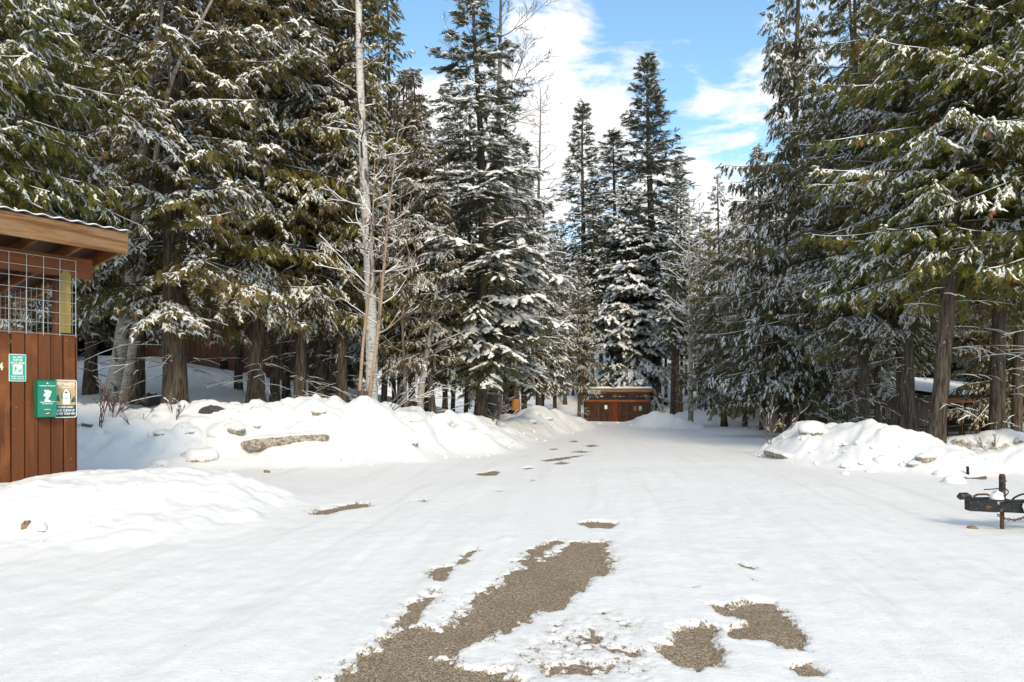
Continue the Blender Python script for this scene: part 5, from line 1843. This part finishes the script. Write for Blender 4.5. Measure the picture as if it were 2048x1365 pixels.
# the cabin's wing on its left
wing = empty('cabin_wing', (16.5, 36.5, 0), (0, 0, R(12)), 'mauve wall of an annex left of the cabin porch, seen between thin trunks', 'cabin')
mb = MB(); mb.box((0, 0.02, -2.2), (4.2, 5, 2.2)); mb.build('wall', M_HOUSEP, wing)
bm_ = MB(); bm_.box((-0.014, -0.012, 0), (0.014, 0.012, 3.2)); board = mesh_np('batten', np.vstack(bm_.V), np.vstack(bm_.F4), M_HOUSEP)
for i in range(17):
    obj('batten', board, wing, (0.12 + i * 0.24, 0.008, -1.1))
mb = MB(); mb.box((4.05, -0.10, -2.0), (4.23, 0.06, 2.18), bev=0.008); mb.build('corner_post', M_ORANGE, wing)
mb = MB(); quad_roof(mb, -0.5, 4.7, -0.6, 2.1, 2.6, 3.4, 0.14); quad_roof(mb, -0.5, 4.7, 5.8, 2.1, 2.602, 3.4, 0.14); mb.build('roof', M_DARK, wing)
snow_slab(-0.55, 4.75, -0.65, 2.25, 2.6, 3.54, 0.28, 12, wing, 30, 12)


# ------------------------------------------------------------------ trailer tongue at the right edge
tr = empty('trailer', (5.02, 7.62, 0), (0, 0, R(-9)), 'rusty black trailer drawbar with coupler, jack post and chains parked at the right edge', 'trailer')
# local x runs from the coupler's nose to the trailer's bed
def chan(mb, p, q, hgt, wid, M=None):
    p, q = np.array(p, float), np.array(q, float)
    d = q - p
    Ln = np.linalg.norm(d)
    ang = math.atan2(d[1], d[0])
    M = Matrix.Translation(p) @ Matrix.Rotation(ang, 4, 'Z')
    t = 0.012
    mb.box((0, -wid / 2, hgt / 2 - t), (Ln, wid / 2, hgt / 2), M)
    mb.box((0, -wid / 2, -hgt / 2), (Ln, wid / 2, -hgt / 2 + t), M)
    mb.box((0, -wid / 2 + 0.006, -hgt / 2 + t), (Ln, wid / 2 - 0.022, hgt / 2 - t), M)


zt = 0.268
mb = MB(); chan(mb, (0.30, -0.05, zt), (3.2, -0.62, zt), 0.108, 0.07); mb.build('drawbar_arm', M_TRAIL, tr)
mb = MB(); chan(mb, (0.30, 0.05, zt), (3.2, 0.72, zt), 0.108, 0.07); mb.build('drawbar_arm', M_TRAIL, tr)
mb = MB()
ol = [(-0.02, -0.032), (0.10, -0.052), (0.34, -0.125), (0.46, -0.125), (0.46, 0.125), (0.34, 0.125), (0.10, 0.052), (-0.02, 0.032)]
mb.prism(ol, zt + 0.066, zt + 0.082)
mb.prism([(0.055 + 0.25 * a, b) for a, b in ((0, -0.06), (1, -0.115), (1, 0.115), (0, 0.06))], zt - 0.055, zt + 0.064)
mb.build('coupler_plate', M_TRAIL, tr)
mb = MB()
mb.tube([(-0.035, 0, zt + 0.078), (-0.01, 0, zt + 0.100), (0.05, 0, zt + 0.104), (0.09, 0, zt + 0.085)], [0.026, 0.040, 0.040, 0.028], 10)
mb.build('coupler_ball_socket', M_TRAIL, tr)
mb = MB()
mb.tube([(0.11, -0.02, zt + 0.10), (0.15, -0.02, zt + 0.125), (0.24, -0.02, zt + 0.130), (0.27, -0.02, zt + 0.120)], [0.012] * 4, 6)
mb.build('latch_lever', M_RUST, tr)
# jack
mb = MB()
mb.box((0.386, -0.027, zt + 0.083), (0.436, 0.027, zt + 0.33), bev=0.006)
jk = mb.build('jack_tube', M_TRAIL, tr)
mb = MB(); mb.tube([(0.41, 0, zt + 0.33), (0.41, 0, zt + 0.355)], [0.030, 0.025], 12); mb.build('jack_cap', M_RUST, jk)
mb = MB(); mb.tube([(0.41, 0, 0.0), (0.41, 0, zt - 0.06)], [0.021, 0.021], 10); mb.build('jack_leg', M_RUST, jk)
mb = MB(); mb.tube([(0.41, 0, -0.02), (0.41, 0, 0.008)], [0.07, 0.07], 14); mb.build('jack_foot', M_RUST, jk)
mb = MB(); mb.tube([(0.41, -0.036, zt + 0.285), (0.41, -0.080, zt + 0.285), (0.34, -0.09, zt + 0.285)], [0.008] * 3, 6); mb.build('jack_crank', M_RUST, jk)
mb = MB()
a = np.linspace(0, 1, 22)
P = np.c_[0.20 + 0.36 * a - 0.10 * np.clip(a - 0.75, 0, 1) * 4, -0.05 - 0.04 * np.sin(a * 6), zt + 0.185 + 0.02 * np.sin(a * 3.3) - 0.10 * np.clip(a - 0.62, 0, 1) * 2.5]
P[:, 0] = np.where(a > 0.8, P[:, 0] - (a - 0.8) * 0.3, P[:, 0])
mb.tube(P, [0.0065] * 22, 6)
mb.build('electric_cable', M_BLACKM, tr)
mb = MB()
P = np.c_[0.46 + 0.30 * a, -0.10 - 0.05 * a, zt + 0.085 + 0.075 * np.sin(a * math.pi) ** 0.7]
mb.tube(P, [0.010] * 22, 6)
mb.build('electric_cable', M_BLACKM, tr)


def chain(pts, name='safety_chain', r=0.0055, link=0.034):
    """A chain of torus links hung along a polyline."""
    P = np.array(pts, float)
    s = np.r_[0, np.cumsum(np.linalg.norm(np.diff(P, axis=0), axis=1))]
    n = int(s[-1] / (link * 0.72))
    mb = MB()
    for i in range(n):
        q0 = np.array([np.interp(i / n * s[-1], s, P[:, k]) for k in range(3)])
        q1 = np.array([np.interp((i + 1.0) / n * s[-1], s, P[:, k]) for k in range(3)])
        d = q1 - q0
        d /= np.linalg.norm(d) + 1e-9
        up = np.array([0, 0, 1.0]) if abs(d[2]) < 0.9 else np.array([0, 1.0, 0])
        a_ = np.cross(d, up)
        a_ /= np.linalg.norm(a_)
        b_ = np.cross(d, a_)
        w_ = a_ if i % 2 else b_
        th = np.linspace(0, 2 * math.pi, 9)
        ring = q0 + d * link * 0.36 + np.cos(th)[:, None] * d * link * 0.5 + np.sin(th)[:, None] * w_ * link * 0.32
        mb.tube(ring, [r] * 9, 5, cap=False)
    return mb.build(name, M_RUST, tr)


chain([(0.30, -0.13, zt - 0.075), (0.36, -0.15, zt - 0.115), (0.46, -0.16, zt - 0.125), (0.56, -0.17, zt - 0.085), (0.62, -0.175, zt - 0.01), (0.72, -0.19, zt + 0.05), (0.82, -0.20, zt + 0.09)])
chain([(0.62, -0.12, zt + 0.09), (0.74, -0.14, zt + 0.095), (0.86, -0.19, zt + 0.10), (0.98, -0.21, zt + 0.085), (1.10, -0.24, zt + 0.075)])
mb = MB()
th = np.linspace(-0.6, 4.2, 12)
mb.tube(np.c_[0.875 + 0.022 * np.cos(th), np.full(12, -0.185), zt - 0.165 + 0.035 * np.sin(th)], [0.007] * 12, 6)
mb.tube([(0.865, -0.185, zt - 0.125), (0.865, -0.18, zt - 0.05)], [0.007, 0.007], 6)
mb.build('chain_hook', M_BLACKM, tr)
mb = MB()
mb.tube([(0.74, -0.18, zt - 0.05), (0.745, -0.185, zt - 0.10), (0.75, -0.185, zt - 0.135)], [0.008, 0.008, 0.008], 6)
mb.build('chain_hook', M_BLACKM, tr)
for x, y, z, sx, sy, sz in ((0.33, -0.05, zt + 0.10, 0.07, 0.06, 0.075), (0.575, -0.165, zt + 0.02, 0.045, 0.02, 0.06), (0.66, -0.12, zt + 0.068, 0.06, 0.04, 0.025)):
    rs = np.random.RandomState(int(x * 100))
    V, F = [], []
    for i in range(7):
        for j in range(10):
            th, ph = math.pi * i / 6, 2 * math.pi * j / 10
            q = 1 + 0.12 * rs.normal()
            V.append((x + sx * q * math.sin(th) * math.cos(ph), y + sy * q * math.sin(th) * math.sin(ph), z + sz * q * math.cos(th)))
    F = [(i * 10 + j, (i + 1) * 10 + j, (i + 1) * 10 + (j + 1) % 10, i * 10 + (j + 1) % 10) for i in range(6) for j in range(10)]
    obj('snow_lump', mesh_np('snow_lump', V, np.array(F), M_PURE, True), tr)
mb = MB(); mb.box((3.1, -1.0, zt - 0.08), (3.2, 1.1, zt + 0.08)); mb.build('cross_member', M_TRAIL, tr)
for y in (-1.0, 1.0):
    mb = MB(); mb.box((3.2, y - 0.04, zt - 0.08), (6.2, y + 0.04, zt + 0.08)); mb.build('frame_rail', M_TRAIL, tr)
    mb = MB(); mb.tube([(4.9, y * 1.22 - 0.09, 0.33), (4.9, y * 1.22 + 0.09, 0.33)], [0.33, 0.33], 24); w_ = mb.build('wheel', M_BLACKM, tr)
    mb = MB(); mb.tube([(4.9, y * 1.22 - 0.095, 0.33), (4.9, y * 1.22 + 0.095, 0.33)], [0.19, 0.19], 16); mb.build('rim', M_ROOF, w_)
mb = MB(); mb.box((3.25, -0.95, zt + 0.085), (6.2, 0.95, zt + 0.11)); mb.build('bed', M_TRAIL, tr)


# ------------------------------------------------------------------ chunks of snow, stones, brush
def lump(name, x, y, z, sx, sy, sz, seed, mat, dirt=0.0, rough=0.16, rz=0.0, rows=9, cols=16, flat=False):
    rs = np.random.RandomState(seed)
    i, j = np.meshgrid(np.arange(rows + 1), np.arange(cols), indexing='ij')
    th, ph = math.pi * i / rows, 2 * math.pi * j / cols
    nx, ny, nz = np.sin(th) * np.cos(ph), np.sin(th) * np.sin(ph), np.cos(th)
    q = 1 + rough * (perlin(nx * 1.7 + seed, ny * 1.7 + nz * 1.3, seed % 50) + 0.6 * perlin(nx * 4 + seed, ny * 4 - nz * 3, seed % 50 + 3))
    pw = 0.75
    X, Y, Z = nx * q * sx, ny * q * sy, np.sign(nz) * np.abs(nz) ** pw * q * sz
    c, s = math.cos(rz), math.sin(rz)
    V = np.stack([X * c - Y * s, X * s + Y * c, Z], -1).reshape(-1, 3)
    a, b = np.arange(rows)[:, None], np.arange(cols)[None, :]
    F = np.stack([a * cols + b, (a + 1) * cols + b, (a + 1) * cols + (b + 1) % cols, a * cols + (b + 1) % cols], -1).reshape(-1, 4)
    d = np.clip(dirt * (0.75 - 0.9 * nz.ravel()), 0, 1.2)
    return obj(name, mesh_np(name, V, F, mat, not flat, attrs={'dirt': d, 'road': np.zeros(len(V)), 'bare': np.full(len(V), -3.0)}), None, (x, y, z))


GCH = 'snow chunks on the ploughed banks'
CH = [
    (317, 868, 22, 1.0, 'dirty snow chunk lowest left on the lumpy left bank'),
    (379, 867, 26, 0.9, 'grey-bottomed snow chunk left of the long dirty snow slab, upper row'),
    (430, 868, 36, 0.5, 'wide soft snow lump up the bank just left of the long dirty slab'),
    (468, 857, 42, 1.0, 'rounded snow lump with dirty underside above the long dirty slab'),
    (512, 853, 17, 1.2, 'small brown-bottomed snow chunk above the long dirty slab'),
    (398, 912, 62, 0.8, 'broad snow block with a yellowish underside at the left bank foot'),
    (318, 926, 32, 0.7, 'low snow lump with dark specks at the left bank foot'),
    (634, 829, 30, 1.1, 'dirty snow chunk near the crest left of the tall birch'),
    (609, 822, 15, 0.5, 'small snow chunk at the crest beside the dirty one left of the tall birch'),
    (491, 814, 17, 0.0, 'round white snow ball on the crest left of the straight thick trunk'),
    (824, 887, 24, 1.1, 'grey-sided snow chunk midway up the left bank below the leaning cedar'),
    (766, 874, 28, 0.6, 'snow chunk midway up the left bank below the tall birch'),
    (738, 838, 22, 0.4, 'snow chunk near the crest right under the birch stems'),
    (824, 840, 30, 0.8, 'sugary grey snow chunk on the crest below the brown cedar trunk'),
    (880, 838, 42, 0.3, 'wide snow chunk on the bank crest left of the road-side fir'),
    (1063, 843, 22, 0.9, 'dirty snow chunk on the distant left bank'),
    (1096, 840, 16, 1.3, 'dark-bottomed chunk at the right end of the distant left bank'),
    (1072, 826, 18, 0.1, 'white chunk on top of the distant left bank'),
    (1695, 934, 24, 1.1, 'brown dirty chunk at the foot of the right bank'),
    (1692, 948, 18, 0.9, 'small beige chunk at the very foot of the right bank'),
    (1770, 921, 34, 0.6, 'flat-topped snow block with a dark gap under it in the right bank'),
    (1858, 917, 40, 1.3, 'large dirty grey lump at the right end of the right bank'),
    (1832, 928, 26, 1.1, 'grey chunk beside the large dirty lump of the right bank'),
    (1726, 930, 16, 1.2, 'dark speckled chunk in the middle of the right bank foot'),
    (1745, 944, 22, 0.8, 'beige chunk low in the right bank left of the flat-topped block'),
    (1888, 948, 32, 0.2, 'round crumbly white snow ball between right bank and trailer jack'),
    (1914, 962, 42, 0.3, 'low crumbly snow lump behind the trailer jack'),
    (70, 1056, 40, 0.7, 'half-buried snow chunk with a dark left edge in the near mound'),
    (1236, 846, 9, 0.1, 'white snow chunk standing before the middle of the distant shed'),
    (1262, 850, 8, 0.1, 'small snow chunk before the right half of the distant shed'),
    (1200, 848, 7, 0.1, 'small snow chunk before the left part of the distant shed'),
]
for i, (px, py, wpx, dirt, lab) in enumerate(CH):
    x, y, z = hit(px, py + wpx * 0.18)
    r = wpx / FPX * y * 0.5
    o = lump('snow_chunk', x, y + r * 0.35, z + r * 0.22, r * 1.05, r * 0.8, r * 0.62, 100 + i, M_SNOW, dirt, 0.22, rz=rr.uniform(-0.4, 0.4))
    tag(o, lab, 'snow chunk', GCH)
x, y, z = hit(1626, 874)
o = lump('snow_chunk', x, y + 0.1, z + 0.17, 0.32, 0.26, 0.19, 55, M_SNOW, 0.75, 0.14, 0.3)
tag(o, 'big rounded snow block perched on top of the right bank', 'snow chunk', GCH)


def slab(p0, p1, hgt, depth, seed, dirt, label):
    """A long overhanging slab cut by the plough, dirty on its face, white on top."""
    rs = np.random.RandomState(seed)
    p0, p1 = np.array(p0), np.array(p1)
    n, m = 40, 16
    t = np.linspace(0, 1, n)
    C = p0[None] * (1 - t[:, None]) + p1[None] * t[:, None]
    d = (p1 - p0) / np.linalg.norm(p1 - p0)
    q = np.array([d[1], -d[0], 0])
    if q[1] > 0:
        q = -q
    end = np.clip(np.minimum(t, 1 - t) * 9, 0, 1) ** 0.5
    V, D = [], []
    for k in range(m):
        a = 2 * math.pi * k / m
        cy, cz = math.cos(a), math.sin(a)
        nz = 0.16 * perlin(t * 9, np.full(n, k * 0.55), seed) + 0.08 * perlin(t * 26, np.full(n, k * 1.1), seed + 1)
        V.append(C + (q[None] * cy * depth + np.array([0, 0, 1.0]) * (abs(cz) ** 0.7 * np.sign(cz)) * hgt) * (1 + nz)[:, None] * end[:, None])
        D.append(np.full(n, np.clip(dirt * (0.55 + 0.55 * cy - 0.75 * max(cz, -0.2)), 0, 1.1)))
    V = np.stack(V, 1).reshape(-1, 3)
    D = np.stack(D, 1).reshape(-1)
    i = np.arange(n - 1)[:, None] * m
    j = np.arange(m)[None, :]
    F = np.stack([i + j, i + (j + 1) % m, i + m + (j + 1) % m, i + m + j], -1).reshape(-1, 4)
    o = obj('snow_slab', mesh_np('snow_slab', V, F, M_SNOW, True, attrs={'dirt': D, 'road': np.zeros(len(V)), 'bare': np.full(len(V), -3.0)}))
    tag(o, label, 'snow slab', 'dirty slabs cut by the plough')


def at_hit(px, py, up=0.0):
    x, y, z = hit(px, py)
    return (x, y, z + up)


a_, b_ = at_hit(480, 900, 0.10), at_hit(660, 884, 0.10)
slab(a_, b_, 0.155, 0.26, 61, 1.25, 'long dirty brown-faced snow slab jutting from the left bank')
a_, b_ = at_hit(1535, 908, 0.05), at_hit(1580, 920, 0.04)
slab(a_, b_, 0.085, 0.16, 63, 1.15, 'short beige snow slab jutting from the left foot of the right bank')
# crumbs along the feet of the banks
GCR = 'crumbs of snow below the banks'
protos = [lump('snow_clod', 0, 0, -5, 1, 0.85, 0.7, 300 + k, M_SNOW, [0.1, 0.9, 0.4, 0.2][k], 0.35, rows=6, cols=9) for k in range(4)]
cnt = 0
SP = [('left', 90), ('right', 26), ('near', 16), ('shed', 16), ('corner', 10)]
for key, num in SP:
    P = np.array(BANKS[key])
    for _ in range(num):
        k = rr.randint(0, len(P) - 2)
        t = rr.random()
        x, y, h, w = P[k] * (1 - t) + P[k + 1] * t
        dx, dy = P[k + 1][0] - P[k][0], P[k + 1][1] - P[k][1]
        ln = math.hypot(dx, dy)
        off = w * rr.uniform(0.35, 1.05) * (1 if key != 'right' else -1)
        if key in ('right', 'corner', 'near', 'shed'):
            off = w * rr.uniform(0.3, 1.0)
        s_ = 1 if key != 'right' else 1
        x, y = x + dy / ln * off * s_, y - dx / ln * off * s_
        if abs(x / y) > 0.78:
            continue
        r = rr.uniform(0.02, 0.075) * (0.45 if key == 'near' else 1.0)
        pr_ = protos[rr.randint(0, 3)]
        o = pr_ if pr_.location.z < -4 else pr_.copy()
        if o is not pr_:
            COL.objects.link(o)
        o.location = (x, y, gz(x, y) + 0.02 + r * 0.25)
        o.scale = (r * rr.uniform(0.8, 1.4), r, r * rr.uniform(0.7, 1.1))
        o.rotation_euler = (0, 0, rr.uniform(0, 6.28))
        tag(o, 'small crumb of ploughed snow lying on the slope of a bank', 'snow clod', GCR)


def shrub(px, py, label, h, n, seed, mat, lean=(0, 0), snow=0.6, name='bare_shrub', spread=0.6, d=None):
    x, y, z = hit(px, py)
    rs = np.random.RandomState(seed)
    out = []
    for i in range(n):
        a = rs.uniform(0, 6.28)
        v = np.array([math.cos(a) * spread * rs.uniform(0.3, 1) + lean[0], math.sin(a) * spread * rs.uniform(0.3, 1) + lean[1], 1.0])
        grow(rs, (0.06 * math.cos(a), 0.06 * math.sin(a), -0.1), v / np.linalg.norm(v), h * rs.uniform(0.6, 1.1), 0.010 * h ** 0.5, 0, out, 0.15, 0.55, (5, 3), 0.12)
    t = empty(name, (x, y, z), label=label, cat='shrub', group='bare shrubs poking out of the snow')
    V, F = tubes(out, 4)
    o = obj('stems', mesh_np('stems', V, F, mat, True), t)
    o['kind'] = 'stuff'
    if snow:
        V, F = snow_strips(out, 0.003 * snow, 0.010 * snow, 0.35)
        o = obj('snow_cover', mesh_np('snow_cover', V, F, M_PURE, True), t)
        o['kind'] = 'stuff'


shrub(205, 852, 'bent dark shrub leaning right out of the snow in front of the leaning birches', 1.1, 5, 71, M_RTWIG, (0.6, 0), 0.2)
shrub(228, 826, 'reddish twig tuft at the foot of the leaning birch pair', 0.9, 7, 72, M_RTWIG, (0.25, 0), 0.0)
shrub(270, 852, 'small bare sapling in the snow below the big flared cedar, left one', 0.6, 2, 73, M_GTWIG, (0.15, 0), 0.6)
shrub(342, 843, 'small bare sapling in the snow below the big flared cedar, right one', 0.65, 3, 74, M_GTWIG, (0.1, 0), 0.9)
shrub(1545, 888, 'arching bare shrub with dark stems at the left end of the right bank', 1.35, 6, 75, M_GTWIG, (0.25, 0.1), 0.7, spread=0.8)
shrub(985, 850, 'bare twigs beside the road-side fir at the dip of the left bank', 1.0, 5, 76, M_GTWIG, (0.4, 0), 0.5)
shrub(690, 806, 'tangle of thin bare twigs under the birch stems on the bank crest', 0.8, 6, 77, M_GTWIG, (0.5, 0), 0.9)
shrub(780, 815, 'bare arching twigs right of the birch stems on the bank crest', 1.5, 6, 78, M_GTWIG, (0.9, 0), 0.9)
shrub(1980, 900, 'snowy twig tuft in front of the cabin deck', 0.6, 4, 79, M_GTWIG, (-0.3, 0), 1.0)

x, y, z = hit(305, 812)
o = lump('rock', x, y, z + 0.12, 0.34, 0.25, 0.26, 401, M_ROCK, 0, 0.35, flat=True)
tag(o, 'dark rock between the leaning birches and the big flared cedar', 'rock')
x, y, z = hit(425, 822)
o = lump('rock', x, y, z + 0.0, 0.28, 0.15, 0.11, 402, M_ROCK, 0, 0.35, flat=True)
tag(o, 'low dark rock in a snow hollow behind the left bank crest', 'rock')
x, y, z = hit(1944, 1062)
o = lump('stone', x, y, z + 0.02, 0.055, 0.04, 0.035, 403, M_BROWNROCK, 0, 0.4, flat=True)
tag(o, 'small brown stone in the snow beside the trailer jack foot', 'stone')
x, y, z = hit(533, 948)
o = lump('stone', x, y, z + 0.02, 0.06, 0.05, 0.045, 404, M_BROWNROCK, 0, 0.4, flat=True)
tag(o, 'small dark stone alone at the foot of the left bank', 'stone')
x, y, z = hit(52, 1058)
o = lump('stone', x, y, z + 0.01, 0.035, 0.06, 0.07, 405, M_BROWNROCK, 0, 0.4, flat=True)
tag(o, 'brown stone showing at the left edge of the half-buried chunk', 'stone')
x, y, z = hit(1936, 952)
t = empty('marker_post', (x, y, z), (R(3), R(-5), 0), 'short black marker post stuck in the snow behind the trailer jack', 'post')
mb = MB(); mb.tube([(0, 0, -0.2), (0, 0, 0.16)], [0.024, 0.024], 10); mb.build('post', M_BLACKM, t)
x, y, z = hit(1945, 961)
t = empty('branch', (x, y, z + 0.02), (0, 0, R(-12)), 'fallen brown branch lying on the snow behind the trailer jack', 'branch')
mb = MB(); mb.tube([(-0.16, 0, 0.03), (-0.05, 0.01, 0.0), (0.08, 0, 0.012), (0.22, 0.02, 0.03)], [0.012, 0.018, 0.02, 0.03], 7); mb.build('wood', M_GTWIG, t)
x, y, z = hit(707, 803)
t = empty('tree_stump', (x, y + 1.0, gz(x, y + 1.0)), label='short dark tree stump left of the peach birch stem', cat='stump')
mb = MB(); mb.tube([(0, 0, -0.3), (0, 0, 0.1), (0.01, 0, 0.38)], [0.2, 0.15, 0.14], 12); mb.build('trunk', M_BARK, t)
x, y, z = hit(180, 858)
t = empty('branch', (x, y, z + 0.03), (0, 0, R(30)), 'broken dark branch end on the snow beside the shelter corner', 'branch')
mb = MB(); mb.tube([(-0.15, 0, 0.05), (0.0, 0, 0.02), (0.1, 0.03, 0.03), (0.2, 0.02, -0.05)], [0.035, 0.03, 0.02, 0.012], 7); mb.build('wood', M_GTWIG, t)
x, y = at(1561, 24)
t = empty('tag_ribbon', (x, y, EYE + (HY - 849) / FPX * 24), label='yellow ribbon tied in the arching bare shrub left of the tasselled cedar', cat='ribbon')
mb = MB(); mb.box((-0.08, -0.01, -0.03), (0.05, 0.01, 0.04), bev=0.004); mb.box((-0.01, -0.008, -0.12), (0.03, 0.008, -0.03)); mb.build('ribbon', M_YELLOW, t)
# the scar on one trunk
d = 39
zz0 = EYE + (HY - 818) / FPX * d - blz.location.z
zz1 = EYE + (HY - 790) / FPX * d - blz.location.z
mb = MB(); mb.tube([(0.05, 0, zz0), (0.05, 0, (zz0 + zz1) / 2), (0.05, 0, zz1)], [0.29, 0.30, 0.27], 12); mb.build('scar', M_ORANGEP, blz)
